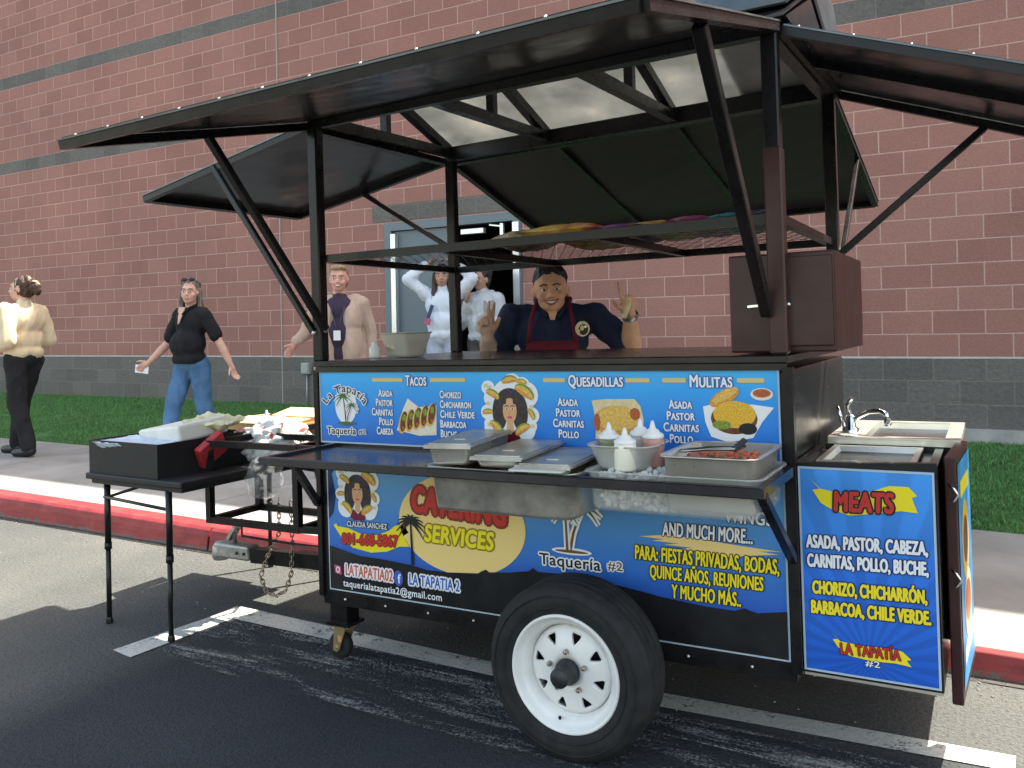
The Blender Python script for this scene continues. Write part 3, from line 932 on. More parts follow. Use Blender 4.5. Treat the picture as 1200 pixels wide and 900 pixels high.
for x0, x1 in ((-.912, -.777), (-.638, -.494), (-.163, -.091), (.141, .213), (.267, .334), (.507, .578)):
    a = Art(PY); a.poly([(x0 - .003, 1.153), (x1 + .003, 1.153), (x1 + .006, 1.157), (x1 + .006, 1.163), (x1 + .003, 1.167), (x0 - .003, 1.167), (x0 - .006, 1.163), (x0 - .006, 1.157)], GOLD, 1)
    a.build('heading_dash', menu)
def items(lines, anchor, x, z0, dz, cw, h):
    a = Art(PY)
    for k, t in enumerate(lines):
        w = cw * (len(t) - .35 * t.count('I') - .0)
        xa = x - w if anchor == 'r' else x if anchor == 'l' else x - w / 2
        z = z0 - dz * k
        a.text(t.title(), xa, xa + w, z - h / 2, z + h / 2, WHITE, 1, .035, 0, True, edge=(NAVY, .05))
    a.build('item_lettering', menu)
items(['ASADA', 'PASTOR', 'CARNITAS', 'POLLO', 'CABEZA'], 'r', -.822, 1.110, .0365, .0132, .028)
items(['CHORIZO', 'CHICHARRON', 'CHILE VERDE', 'BARBACOA', 'BUCHE'], 'l', -.602, 1.107, .0362, .0140, .027)
items(['ASADA', 'PASTOR', 'CARNITAS', 'POLLO'], 'c', -.077, 1.086, .0362, .0150, .027)
items(['ASADA', 'PASTOR', 'CARNITAS', 'POLLO'], 'c', .319, 1.084, .0365, .0150, .027)
# round-lettered palm emblem
a = Art(PY)
a.oval((-1.054, 1.06), .055, .075, WHITE, .6)
a.text('La Tapatía', -1.165, -.943, 1.112, 1.142, BLACK, 6, .02, 0, False, edge=(WHITE, .11), arc=.115)
palm(a, -1.054, .99, .105, -.012, GREEN, TRUNK, 3, WHITE, .42); palm(a, -1.050, .99, .07, .028, GREEN, TRUNK, 4, WHITE, .5)
a.oval((-1.05, .988), .045, .007, GREEN, 5)
a.text('Taquería', -1.152, -1.005, .945, .972, BLACK, 2, .03, 0, False, edge=(WHITE, .12)); a.text('#2', -.99, -.955, .948, .966, BLACK, 2, .02, edge=(WHITE, .11))
a.build('palm_emblem', menu)
# pictures of the dishes
a = Art(PY)
a.poly([(-.805, .968), (-.775, 1.045), (-.75, 1.09), (-.70, 1.058), (-.618, 1.066), (-.622, .955), (-.70, .95)], CREAM, 1)
for k in range(5):
    x = -.775 + .033 * k; z = .998 + .008 * k
    a.oval((x, z), .019, .045, SHELL, 1.6 + .5 * k, 16, -.25); a.oval((x + .004, z + .004), .015, .040, MEAT, 1.8 + .5 * k, 16, -.25); a.oval((x + .006, z + .018), .009, .014, LETT, 1.9 + .5 * k, 10, -.2); a.oval((x + .002, z - .022), .007, .008, SALSA, 1.9 + .5 * k, 10)
a.build('taco_picture', menu)
a = Art(PY)
a.poly([(.012, 1.092), (.06, 1.097), (.165, 1.099), (.185, 1.075), (.195, 1.03), (.185, .975), (.10, .958), (.022, .965), (.026, 1.02)], PAPER, 1)
a.oval((.10, 1.025), .082, .05, TACO, 2, 24); a.oval((.10, 1.035), .078, .042, SHELL, 2.4, 24); a.oval((.165, 1.05), .018, .02, SALSA, 2.8, 14); a.oval((.03, 1.02), .012, .03, SALSA, 2.6, 12)
a.build('quesadilla_picture', menu)
a = Art(PY)
a.poly([(.392, 1.078), (.43, 1.088), (.55, 1.086), (.61, 1.078), (.575, 1.035), (.545, .985), (.47, .968), (.415, .985), (.398, 1.03)], WHITE, 1)
a.oval((.488, 1.042), .072, .048, MEAT, 2, 22); a.oval((.49, 1.055), .066, .042, CHEESE, 2.6, 22); a.oval((.53, 1.012), .028, .018, BLACK, 2.8, 14); a.oval((.45, 1.022), .03, .014, LETT, 2.8, 14)
a.oval((.46, 1.108), .052, .022, TACO, 2, 18, .5); a.oval((.463, 1.115), .045, .014, SHELL, 2.4, 18, .5)
a.oval((.575, 1.118), .034, .019, CREAM, 2, 18); a.oval((.575, 1.121), .027, .013, SALSA, 2.4, 18)
a.build('mulita_picture', menu)
a = Art(PY); mascot(a, -.305, 1.052, .25); a.build('taco_woman_emblem', menu)

# lower catering panel
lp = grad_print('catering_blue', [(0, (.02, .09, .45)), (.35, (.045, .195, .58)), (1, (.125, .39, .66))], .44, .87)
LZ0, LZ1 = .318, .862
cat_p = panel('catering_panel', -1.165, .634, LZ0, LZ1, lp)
a = Art(PY)
hill = [(-1.159, .495), (-1.011, .468), (-.9, .466), (-.763, .459), (-.684, .448), (-.60, .449), (-.458, .461), (-.44, .472), (-.425, .478), (-.41, .470), (-.33, .478), (-.25, .492), (-.232, .505), (-.215, .494), (-.1, .497), (.0, .492), (.133, .477), (.249, .462), (.38, .452), (.47, .450), (.50, .462), (.518, .457), (.54, .452), (.628, .468)]
a.poly([(.628, .324), (-1.159, .324)] + hill, mat('print_hill', (.016, .016, .018), .22, 0, .5, (5, .4)), 2)
a.poly([(-1.159, .856), (-1.159, .60), (-1.135, .63), (-1.12, .70), (-1.14, .78), (-1.1, .856)], ink('shade_blue', (.012, .025, .09)), .7)
a.build('hill_print', cat_p)
a = Art(PY)
a.oval((-.532, .63), .275, .185, SAND, 1, 56)
a.build('moon_print', cat_p)
a = Art(PY)
a.text('CATERING', -.740, -.332, .655, .745, RED, 3, .05, .12, edge=(ink('dark_red', (.22, .03, .02)), .09), shadow=None, rot=-.06)
a.text('SERVICES', -.688, -.388, .555, .615, YEL, 3, .05, .15, edge=(ink('olive', (.24, .19, .02)), .08), rot=-.02)
a.build('catering_lettering', cat_p)
a = Art(PY); palm(a, -.748, .46, .165, -.004, BLACK, BLACK, 6, None, .42, 12); a.build('palm_print', cat_p)
a = Art(PY); mascot(a, -1.008, .712, .235); a.build('taco_woman_emblem', cat_p)
a = Art(PY)
rib = [(-1.135, .60), (-1.112, .575), (-1.06, .572), (-1.0, .556), (-.92, .556), (-.86, .578), (-.82, .606), (-.78, .603), (-.765, .58), (-.79, .565), (-.76, .528), (-.81, .523), (-.87, .498), (-.95, .486), (-1.04, .497), (-1.09, .525), (-1.135, .578), (-1.122, .585)]
a.poly(rib, YEL, 1)
a.text('801-668-5867', -1.092, -.815, .515, .556, RED, 3, .04, .1, edge=(ink('dark_red', (.22, .03, .02)), .07), rot=.05)
a.text('CLAUDIA SANCHEZ', -1.062, -.865, .582, .603, WHITE, 4, .02, 0, edge=(BLACK, .09), rot=.02)
a.build('phone_banner', cat_p)
a = Art(PY)
a.oval((-1.118, .402), .020, .026, PINK, 3, 4, PI / 4); a.oval((-1.118, .402), .010, .013, WHITE, 3.5, 14); a.oval((-1.118, .402), .006, .008, PINK, 4, 12)
a.text('LATAPATIA02', -1.078, -.846, .386, .428, ink('coral', (.62, .12, .06)), 3, .03, .06, edge=(WHITE, .13), rot=.0)
a.oval((-.818, .402), .021, .03, FBLUE, 3, 18); a.text('f', -.820, -.806, .384, .418, WHITE, 4, .03)
a.text('LA TAPATIA 2', -.766, -.541, .385, .425, FBLUE, 3, .03, .06, edge=(WHITE, .13))
a.text('taquerialatapatia2@gmail.com', -1.092, -.620, .340, .366, WHITE, 3, .02)
a.build('contact_lettering', cat_p)
a = Art(PY)
palm(a, -.085, .578, .155, .055, GREEN, TRUNK, 4, WHITE, .42); palm(a, -.095, .578, .145, -.005, GREEN, TRUNK, 5, WHITE, .4); a.oval((-.08, .578), .075, .012, WHITE, 2); a.oval((-.08, .578), .062, .005, TRUNK, 6)
a.text('Taquería', -.203, .026, .524, .562, BLACK, 4, .025, 0, False, edge=(WHITE, .12)); a.text('#2', .052, .105, .532, .560, TRUNK, 4, .02, edge=(WHITE, .12))
a.build('palm_emblem', cat_p)
a = Art(PY)
br_pts = [(.165, .652), (.25, .650), (.21, .642), (.30, .641), (.25, .633), (.34, .632), (.30, .622), (.36, .624), (.345, .614), (.42, .620), (.47, .612), (.50, .622), (.61, .637), (.55, .641), (.62, .646), (.50, .652), (.36, .662), (.25, .664)]
a.poly(br_pts, SAND, 2)
a.text('WINGS', .452, .594, .722, .760, WHITE, 3, .028, .12, edge=(BLACK, .06))
a.text('AND MUCH MORE...', .246, .532, .662, .705, WHITE, 3, .028, .12, edge=(BLACK, .06))
a.text('PARA: FIESTAS PRIVADAS, BODAS,', .150, .608, .578, .622, YEL, 3, .028, .1, edge=(BLACK, .06), rot=.0)
a.text('QUINCE AÑOS, REUNIONES', .200, .560, .523, .563, YEL, 3, .028, .1, edge=(BLACK, .06))
a.text('Y MUCHO MÁS..', .272, .490, .466, .508, YEL, 3, .028, .1, edge=(BLACK, .06))
a.build('event_lettering', cat_p)

# ------------------------------------------------------------------ wheel, caster, tongue
wheel = bpy.data.objects.new('wheel', None); C.objects.link(wheel); wheel.parent = cart; wheel.location = (.012, -.275, .275)
b = MB()
RW = .275
tp = [(.178, .0), (.19, -.008), (.222, -.016), (.25, -.012), (.262, .0), (.2685, .010), (.2695, .014)]
for y in (.018, .05, .082, .114): tp += [(RW - .002, y), (RW, y + .004), (RW, y + .022), (RW - .001, y + .024), (RW - .007, y + .0255), (RW - .007, y + .0305)]
tp += [(.2695, .152), (.262, .160), (.25, .17), (.222, .172), (.178, .158), (.172, .08)]
b.lathe(tp, (0, 0, 0), (0, 1, 0), 88, 0, True, True)
for rr, yy in ((.205, -.0135), (.241, -.0145)): b.lathe([(rr - .002, yy + .004), (rr - .001, yy - .003), (rr + .001, yy - .003), (rr + .002, yy + .004)], (0, 0, 0), (0, 1, 0), 72, 0, True)
b.build('tyre', rubber, wheel)
b = MB()
b.lathe([(.183, -.003), (.180, -.009), (.1755, -.009), (.171, -.003), (.165, .012), (.156, .020), (.146, .024), (.143, .040), (.140, .058), (.136, .060), (.134, .075), (.150, .10), (.165, .15), (.18, .15)], (0, 0, 0), (0, 1, 0), 72)
rim = b.build('rim', white, wheel)
# disc with eight windows
b = MB(); b.lathe([(.137, .050), (.130, .042), (.118, .034), (.085, .026), (.060, .022), (.040, .024), (.040, .032), (.060, .030), (.085, .034), (.118, .042), (.130, .050), (.137, .058)], (0, 0, 0), (0, 1, 0), 72, 0, True, True)
disc = b.build('disc', white, None)
b = MB()
for k in range(8):
    a0 = R(22.5 + 45 * k + 8)
    pts = []
    for (rr, w) in ((.119, 0.0125), (.115, .0155), (.108, .0135), (.090, .0045), (.086, .0015)):
        pts.append((rr, w))
    ring = [(rr, w) for rr, w in pts] + [(rr, -w) for rr, w in reversed(pts)]
    b.prism([(rr * math.cos(a0) - w * math.sin(a0), -.03, rr * math.sin(a0) + w * math.cos(a0)) for rr, w in ring], (0, .12, 0))
cut = b.build('cut', white, None)
md = disc.modifiers.new('cut', 'BOOLEAN'); md.object = cut; md.operation = 'DIFFERENCE'; md.solver = 'EXACT'
bpy.context.view_layer.update()
me = evaluated(disc); bpy.data.objects.remove(cut)
do = link_mesh('disc', me, white, wheel)
b = MB(); b.lathe([(0, .075), (.13, .078), (.134, .078)], (0, 0, 0), (0, 1, 0), 40); b.build('brake_drum', mat('drum', (.02, .02, .02), .7), wheel)
b = MB(); b.lathe([(.040, .03), (.040, .012), (.036, .004), (.031, .0), (.0305, -.028), (.030, -.040), (.026, -.046), (.0, -.048)], (0, 0, 0), (0, 1, 0), 28); b.build('hub', mat('hub_dark', (.035, .038, .042), .5, .3, .5, (30, .5)), wheel)
for k in range(5):
    t = R(72 * k + 20); c = Vector((math.cos(t) * .062, .012, math.sin(t) * .062))
    b = MB(); b.lathe([(.0, -.005), (.006, -.004), (.0085, -.0), (.0085, .012), (.012, .016)], c, (0, 1, 0), 6, 0, False); b.build('lug_nut', mat('nut_zinc', (.45, .40, .33), .35, 1), wheel)
b = MB(); b.rod([(-.03, .018, -.145), (-.022, .002, -.140)], .005); b.build('valve_stem', rubber, wheel)
b = MB(); b.bar((.012, -.10, .275), (.012, D, .275), .045); b.build('axle', tube, cart)

caster = bpy.data.objects.new('caster', None); C.objects.link(caster); caster.parent = cart; caster.location = (-1.15, .06, 0)
b = MB(); b.bar((0, 0, .175), (0, 0, .285), .085, .075); b.bb((-.06, -.05, .165), (.06, .05, .176)); b.build('mount', tube, caster)
zinc = mat('yellow_zinc', (.46, .36, .20), .38, .85, .5, (30, .3))
b = MB()
for y in (-.032, .026):
    b.prism([(-.03, y, .160), (.03, y, .160), (-.008, y, .062), (-.022, y, .052), (-.04, y, .060)], (0, .006, 0))
b.bb((-.035, -.032, .156), (.035, .032, .163)); b.rod([(-.024, -.038, .070), (-.024, .038, .070)], .009)
b.build('fork', zinc, caster)
b = MB(); b.lathe([(.0, -.02), (.018, -.022), (.035, -.018), (.050, -.017), (.054, -.008), (.054, .008), (.050, .017), (.035, .018), (.018, .022), (0, .02)], (-.024, 0, .072), (0, 1, 0), 32); b.build('roller', rubber, caster)
b = MB(); b.bb((-.012, -.0335, .095), (.006, -.032, .120)); b.build('sticker', mat('caster_sticker', (.55, .25, .12), .5), caster)

b = MB(); b.bar((-2.12, .5, .235), (XL + .02, .5, .265), .06, .07); b.bar((-1.62, .5, .25), (-1.21, .1, .27), .04); b.bar((-1.62, .5, .25), (-1.21, .9, .27), .04)
b.build('tongue', tube, cart)
galv = mat('galvanised', (.36, .355, .34), .48, .7, .5, (22, .35), (60, .2, .003))
b = MB()
b.box((-2.25, .5, .245), (.25, .085, .075), 0, None, .012); b.lathe([(.0, .05), (.03, .045), (.045, .02), (.048, -.03), (.04, -.045)], (-2.36, .5, .235), (0, 0, 1), 20)
b.rod([(-2.26, .5, .28), (-2.26, .5, .34), (-2.24, .5, .36)], .012); b.bar((-2.29, .5, .30), (-2.23, .5, .38), .05, .018)
for x in (-2.2, -2.15): b.ball((x, .455, .245), .009, 1, 1)
b.build('coupler', [galv, mat('bolt_dark', (.05, .05, .05), .5, .6)], cart)
# gas bottle cage on the tongue
b = MB()
cx0, cx1, cy0, cy1, cz0, cz1 = -1.97, -1.43, .1, .40, .51, .86
for z in (cz0, cz1):
    b.bar((cx0, cy0, z), (cx1, cy0, z), .028); b.bar((cx0, cy1, z), (cx1 + .2, cy1, z), .028)
    b.bar((cx0, cy0, z), (cx0, cy1 if z == cz0 else .9, z), .028); b.bar((cx1, cy0, z), (cx1, cy1, z), .028)
for x, y in ((cx0, cy0), (cx0, cy1), (cx1, cy0)): b.bar((x, y, cz0 - .014), (x, y, cz1 + .014), .03)
b.bar((cx1, cy0, cz0), (XL, cy0, cz0 + .01), .026); b.bar((cx1, cy1, cz0), (XL, cy1, cz0 + .01), .026); b.bar((cx1, cy0, cz1), (XL, cy0, cz1), .026)
b.bar((-1.40, .45, .24), (-1.40, .45, .86), .026); b.bar((-1.33, .1, .84), (XL - .004, .02, .68), .026)
b.build('tongue_cage', tube, cart)
b = MB(); b.bb((-1.46, .40, .56), (XL - .005, .43, .83), 0); b.build('switch_board', black, cart)
b = MB(); b.bb((-1.43, .388, .675), (-1.36, .398, .755), 0, .003); b.bb((-1.412, .384, .70), (-1.378, .389, .73), 1); b.build('outlet_plate', [mat('plate', (.55, .55, .53), .5), mat('plate_dark', (.25, .25, .25), .5)], cart)
# safety chain looped from the coupler
def chain(name, pts, n, parent):
    pts = [Vector(p) for p in pts]
    seg = [(b_ - a_).length for a_, b_ in zip(pts, pts[1:])]
    tot = sum(seg)
    def at(d):
        for a_, b_, l in zip(pts, pts[1:], seg):
            if d <= l: return a_.lerp(b_, d / l), (b_ - a_).normalized()
            d -= l
        return pts[-1], (pts[-1] - pts[-2]).normalized()
    b = MB()
    for k in range(n):
        p, t = at(tot * (k + .5) / n)
        u = t.orthogonal().normalized() if k % 2 else t.cross(t.orthogonal()).normalized()
        L_ = tot / n * .78
        loop = []
        for j in range(11):
            a_ = 2 * PI * j / 10
            loop.append(p + t * math.cos(a_) * L_ + u * math.sin(a_) * L_ * .48)
        b.rod(loop, L_ * .17, 0, 5, cap=False)
    return b.build(name, mat('chain_steel', (.30, .24, .18), .5, .8, .5, (40, .4)), parent)
chain('safety_chain', [(-1.86, .42, .55), (-1.885, .44, .38), (-1.98, .45, .25), (-2.02, .44, .15), (-1.97, .43, .085), (-1.90, .42, .075), (-1.83, .42, .11), (-1.80, .43, .20), (-1.80, .44, .35), (-1.80, .44, .54)], 46, cart)
b = MB(); b.rod([(-1.88, .2, .50), (-1.88, .2, .42), (-1.60, .24, .40), (-1.44, .25, .40), (-1.43, .25, .18)], .006, 0, 6); b.build('wire_guard', tube, cart)

# ------------------------------------------------------------------ sink cabinets on the right
b = MB(); b.bb((.662, .006, .292), (1.042, .425, .885), 0, .004)
b.bar((.672, .012, .90), (1.042, .012, .915), .024, .03); b.bar((1.03, .02, .90), (1.03, .42, .90), .024, .03); b.bar((.665, .02, .895), (.665, .42, .895), .02, .03)
sc_ = b.build('sink_cabinet', black, cart)
b = MB()
rx0, rx1, ry0, ry1, z = .715, .985, .05, .40, .918
b.bb((.676, .028, .886), (1.018, .418, .900), 1)
def basin(b, rx0, rx1, ry0, ry1, z, w, dep, mi=0, wx0=None):
    ix0, ix1, iy0, iy1 = rx0 + w, rx1 - w, ry0 + w, ry1 - w
    if wx0: ix0 = rx0 + wx0
    for q in ([(rx0, ry0, ix0, ry1)], [(ix1, ry0, rx1, ry1)], [(ix0, ry0, ix1, iy0)], [(ix0, iy1, ix1, ry1)]):
        xa, ya, xb, yb = q[0]; b.bb((xa, ya, z - .006), (xb, yb, z), mi)
    s = .012
    A = [(ix0, iy0), (ix1, iy0), (ix1, iy1), (ix0, iy1)]
    Bp = [(ix0 + s, iy0 + s), (ix1 - s, iy0 + s), (ix1 - s, iy1 - s), (ix0 + s, iy1 - s)]
    for j in range(4):
        k = (j + 1) % 4
        b.quad((*A[j], z - .003), (*A[k], z - .003), (*Bp[k], z - dep), (*Bp[j], z - dep), mi)
    b.poly([(*q, z - dep) for q in Bp], mi)
basin(b, rx0, rx1, ry0, ry1, z, .016, .03)
for (x, y, r) in ((.80, .17, .030), (.84, .23, .02), (.90, .2, .028)): b.lathe([(0, .012), (r * .8, .010), (r, 0)], (x, y, z - .03), (0, 0, 1), 16)
b.build('steam_tray', [steel, black], sc_)
b = MB(); b.bb((.68, .432, .30), (1.078, .93, .918), 0, .004); sk = b.build('sink_cabinet', black, cart)
b = MB(); basin(b, .690, 1.090, .425, .945, .942, .045, .14, 0, .11); b.bb((.690, .425, .918), (1.09, .431, .9355)); b.bb((1.084, .4315, .918), (1.09, .945, .9355)); b.build('sink_bowl', mat('sink_steel', (.72, .70, .64), .3, .9, .5, (8, .1)), sk)
chrome = mat('chrome', (.80, .80, .80), .10, 1)
b = MB()
b.lathe([(.028, 0), (.028, .012), (.018, .02), (.016, .055), (.012, .06), (0, .062)], (.745, .56, .942), (0, 0, 1), 18)
b.rod([(.748, .56, .975), (.775, .545, 1.0), (.81, .525, 1.018), (.85, .505, 1.022), (.868, .495, 1.012), (.872, .493, .992)], .009, 0, 10); b.lathe([(.012, 0), (.013, -.02), (.010, -.028), (0, -.028)], (.872, .493, 1.002), (0, 0, 1), 12)
b.rod([(.745, .56, 1.0), (.737, .55, 1.035), (.755, .54, 1.062)], .007, 0, 8, .009); b.rod([(.72, .58, .95), (.712, .575, .99), (.70, .57, 1.03)], .007, 0, 8, .008)
b.build('tap', chrome, sk)
# half-open side door with printed picture
dm = MB(); rotd = Matrix.Rotation(R(-3), 3, 'Z')
dm.box((1.082, .295, .585), (.030, .42, .70), 0, rotd, .004); sd = dm.build('cabinet_door', brown, cart)
def picture(name, parent, x, y0, y1, z0, z1, rot=0):
    def frame(u, v, off):
        return Vector((x + off + (u - y0) * math.sin(rot), u, v))
    a = Art(0, .0008, frame)
    a.poly([(y0, z0), (y1, z0), (y1, z1), (y0, z1)], ink('sky_blue', (.05, .28, .60), (6, .4)), 1)
    w = y1 - y0
    a.oval((y0 + w * .45, z0 + (z1 - z0) * .62), w * .28, .12, CHEESE, 2); a.oval((y0 + w * .5, z0 + (z1 - z0) * .32), w * .3, .10, PAPER, 2.2); a.oval((y0 + w * .5, z0 + (z1 - z0) * .33), w * .22, .06, SALSA, 2.6)
    a.oval((y0 + w * .45, z0 + (z1 - z0) * .62), w * .18, .07, MEAT, 2.6); a.stroke([(y0 + w * .1, z0 + .08), (y0 + w * .9, z0 + .10)], .05, WHITE, 2)
    a.stroke([(y0 + w * .15, z1 - .08), (y0 + w * .85, z1 - .08)], .05, YEL, 2)
    a.build(name, parent)
picture('food_picture', sd, 1.0885, .11, .48, .27, .91, .0525)
picture('food_picture', sk, 1.080, .44, .92, .32, .90)
for z in (.845, .605):
    b = MB(); b.rod([(1.068, .083, z + .015), (1.085, .062, z), (1.09, .07, z - .012), (1.076, .064, z - .03)], .004); b.build('door_hook', mat('bright_zinc', (.8, .8, .78), .25, 1), sd)
b = MB(); b.bar((.67, .02, .288), (1.04, .02, .288), .02, .008); b.build('lower_lip', steel, sc_)
# meats sign
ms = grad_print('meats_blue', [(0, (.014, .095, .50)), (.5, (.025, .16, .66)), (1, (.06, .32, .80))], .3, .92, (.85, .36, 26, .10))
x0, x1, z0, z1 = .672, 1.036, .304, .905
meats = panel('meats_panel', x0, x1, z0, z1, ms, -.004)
MY = -.0055
a = Art(MY)
a.poly([(.703, .873), (.735, .842), (.80, .832), (.86, .838), (.92, .862), (.97, .862), (.992, .838), (.978, .832), (.992, .790), (.95, .793), (.88, .780), (.81, .770), (.765, .784), (.735, .800), (.712, .838), (.732, .842)], YEL, 1)
a.text('MEATS', .772, .930, .784, .838, RED, 3, .05, .12, edge=(BLACK, .075), rot=.03); a.build('banner_lettering', meats)
a = Art(MY)
sk_ = dict(bold=.05, shear=.1, edge=(ink('deep_navy', (.01, .015, .08)), .07), rot=.025)
a.text('ASADA, PASTOR, CABEZA,', .690, 1.012, .672, .708, WHITE, 2, **sk_); a.text('CARNITAS, POLLO, BUCHE,', .692, 1.012, .616, .652, WHITE, 2, **sk_)
a.text('CHORIZO, CHICHARRÓN,', .704, 1.006, .538, .574, YEL, 2, **sk_); a.text('BARBACOA, CHILE VERDE.', .698, 1.014, .480, .516, YEL, 2, **sk_)
a.build('meats_lettering', meats)
a = Art(MY)
a.poly([(.752, .425), (.775, .402), (.84, .398), (.90, .402), (.94, .398), (.962, .378), (.95, .374), (.962, .358), (.92, .362), (.86, .358), (.80, .364), (.768, .385), (.755, .405), (.768, .408)], YEL, 1)
a.text('LA TAPATÍA', .776, .934, .370, .400, RED, 3, .03, 0, edge=(BLACK, .05), rot=.03); a.text('#2', .842, .880, .343, .360, WHITE, 3, .02, 0, edge=(BLACK, .06)); a.build('small_banner', meats)
# ------------------------------------------------------------------ things on the cart
def cart_thing(name, p, label, cat, group=None, rz=0):
    o = root(name, on_cart(p), label, cat, group)
    o.rotation_euler = (CROT.to_matrix() @ Matrix.Rotation(rz, 3, 'Z')).to_euler()
    return o
def rrect(x0, x1, y0, y1, r, n=4):
    pts = []
    for cx, cy, a0 in ((x1 - r, y1 - r, 0), (x0 + r, y1 - r, 90), (x0 + r, y0 + r, 180), (x1 - r, y0 + r, 270)):
        for k in range(n + 1):
            a = R(a0 + 90 * k / n); pts.append((cx + r * math.cos(a), cy + r * math.sin(a)))
    return pts
def open_pan(b, w, d, h, r=.03, taper=.012, lip=.012, t=.002, mi=0):
    """rounded rectangular pan standing on z=0, open at the top with a rolled lip"""
    def ring(o, z, rr): return [b.bm.verts.new((x, y, z)) for x, y in rrect(-w / 2 - o, w / 2 + o, -d / 2 - o, d / 2 + o, max(.004, rr))]
    prof = [(-taper - .014, 0, r), (-taper - .004, .004, r), (-taper, .014, r), (0, h - .004, r), (lip, h, r + lip), (lip + .001, h - .006, r + lip), (lip, h - .001, r + lip), (-t, h - .002, r), (-taper - t, .014, r), (-taper - .014, t + .002, r)]
    rings = [ring(*q) for q in prof]
    n = len(rings[0]); fs = []
    for A, B_ in zip(rings, rings[1:]):
        for j in range(n): fs.append(b.bm.faces.new((A[j], A[(j + 1) % n], B_[(j + 1) % n], B_[j])))
    fs.append(b.bm.faces.new(rings[0][::-1])); fs.append(b.bm.faces.new(rings[-1]))
    b._set(fs, mi, True)
    return b
def slab(b, w, d, z0, z1, r=.012, mi=0):
    pts = rrect(-w / 2, w / 2, -d / 2, d / 2, r)
    return b.prism([(x, y, z0) for x, y in pts], (0, 0, z1 - z0), mi)
# deep steel pan hung in the shelf opening
t = cart_thing('food_pan', (-.152, -.205, .765), 'deep dull steel pan hanging in the shelf opening, below the lidded pans', 'food pan')
b = MB(); open_pan(b, .52, .335, .145, .04, .010, .014)
b.build('pan_body', steeld, t)
# three lidded insert pans on top of it
for (x, y, z, w, d, h, rz, lab) in ((-.352, -.195, .913, .165, .41, .062, 10, 'tall narrow steel pan with a flat lid, leftmost on the cart shelf'), (-.165, -.19, .913, .178, .41, .032, 6, 'shallow steel pan under a dark flat lid, between two other lidded pans'), (-.005, -.195, .913, .185, .38, .012, 5, 'lowest lidded steel pan, with a cloth under its front edge by the ice bin')):
    t = cart_thing('lidded_pan', (x, y, z), lab, 'lidded pan', 'lidded steel pans on the cart shelf', R(rz))
    b = MB(); open_pan(b, w - .02, d - .03, h, .02, .006, .006); b.build('pan_body', steel, t)
    b = MB(); slab(b, w, d, h + .001, h + .006, .012); slab(b, w - .02, d - .02, h + .006, h + .010, .012); b.bb((-.02, -.1, h + .010), (.02, -.085, h + .013)); b.bb((-w / 2 + .002, -d / 2 + .002, h - .006), (w / 2 - .002, -d / 2 + .005, h + .001)); b.build('lid', mat('lid_steel', (.46, .46, .44), .38, .7, .5, (7, .35), (18, .2, .004)), t)
b = MB(); b.box((.0, -.385, .918), (.17, .05, .006), 0, Matrix.Rotation(R(5), 3, 'Z')); b.box((.03, -.37, .912), (.12, .04, .006), 1, Matrix.Rotation(R(9), 3, 'Z'))
o = b.build('folded_cloth', [mat('cloth_white', (.6, .6, .57), .8), mat('cloth_green', (.12, .2, .12), .8)]); tag(o, 'folded white cloth under the front of the lowest lidded pan', 'cloth'); o.location = CART; o.rotation_euler = CROT

def clear_mat(name, col, a, rough=.12):
    m, nt, p, N, L = newmat(name)
    p.inputs['Base Color'].default_value = (*col, 1); p.inputs['Roughness'].default_value = rough; p.inputs['Alpha'].default_value = a
    p.inputs['Specular IOR Level'].default_value = .6
    return m
clear = clear_mat('clear_plastic', (.74, .75, .72), .24)
milky = clear_mat('milky_plastic', (.74, .75, .73), .42, .3)
t = cart_thing('ice_bin', (.395, -.205, .805), 'clear plastic bin full of ice hanging in the right end of the shelf', 'ice bin')
b = MB(); open_pan(b, .495, .325, .118, .03, .008, .012, .003); b.build('bin_body', clear, t)
# crushed ice
rg = random.Random(5)
b = MB()
for k in range(1300):
    x, y = rg.uniform(-.225, .225), rg.uniform(-.145, .145)
    z = rg.uniform(.008, .085 if x > 0 else .105)
    if -.03 < x < .25 and z > .012: continue
    s_ = rg.uniform(.009, .017)
    b.box((x, y, z), (s_ * 1.4, s_, s_ * 1.1), 0, Euler((rg.uniform(0, 3), rg.uniform(0, 3), rg.uniform(0, 3))).to_matrix(), s_ * .22, 1)
ice = clear_mat('ice', (.80, .81, .78), .62, .22)
o = b.build('crushed_ice', ice); tag(o, 'crushed ice filling the clear plastic bin on the shelf', 'ice', kind='stuff')
o.location = on_cart((.395, -.205, .805)); o.rotation_euler = CROT
# steel pan of salsa stood in the ice, with tongs
t = cart_thing('salsa_pan', (.505, -.208, .818), 'steel half pan of red salsa and greens standing in the ice bin', 'salsa pan')
b = MB(); open_pan(b, .255, .305, .158, .03, .006, .012); b.build('pan_body', steel, t)
b = MB(); slab(b, .24, .285, .06, .130, .03, 0)
for k in range(90):
    x, y = rg.uniform(-.115, .115), rg.uniform(-.145, .145)
    b.ball((x, y * .93, .130), rg.uniform(.006, .014), 0 if y > .0 else 1, 1)
b.build('filling', [mat('salsa_red', (.50, .14, .075), .35, 0, .5, (60, .4)), mat('nopal_green', (.07, .10, .03), .4, 0, .5, (70, .6))], t)
t = cart_thing('tongs', (.47, -.23, .957), 'black handled serving tongs lying across the salsa pan', 'tongs', None, R(8))
b = MB(); b.rod([(-.085, .0, .012), (0, .01, .020), (.08, .0, .022), (.1, .03, .028)], .005, 0, 6); b.rod([(-.085, .02, .012), (0, .035, .020), (.08, .04, .022), (.1, .03, .028)], .005, 0, 6)
b.build('arms', mat('tong_steel', (.3, .3, .3), .25, 1), t)
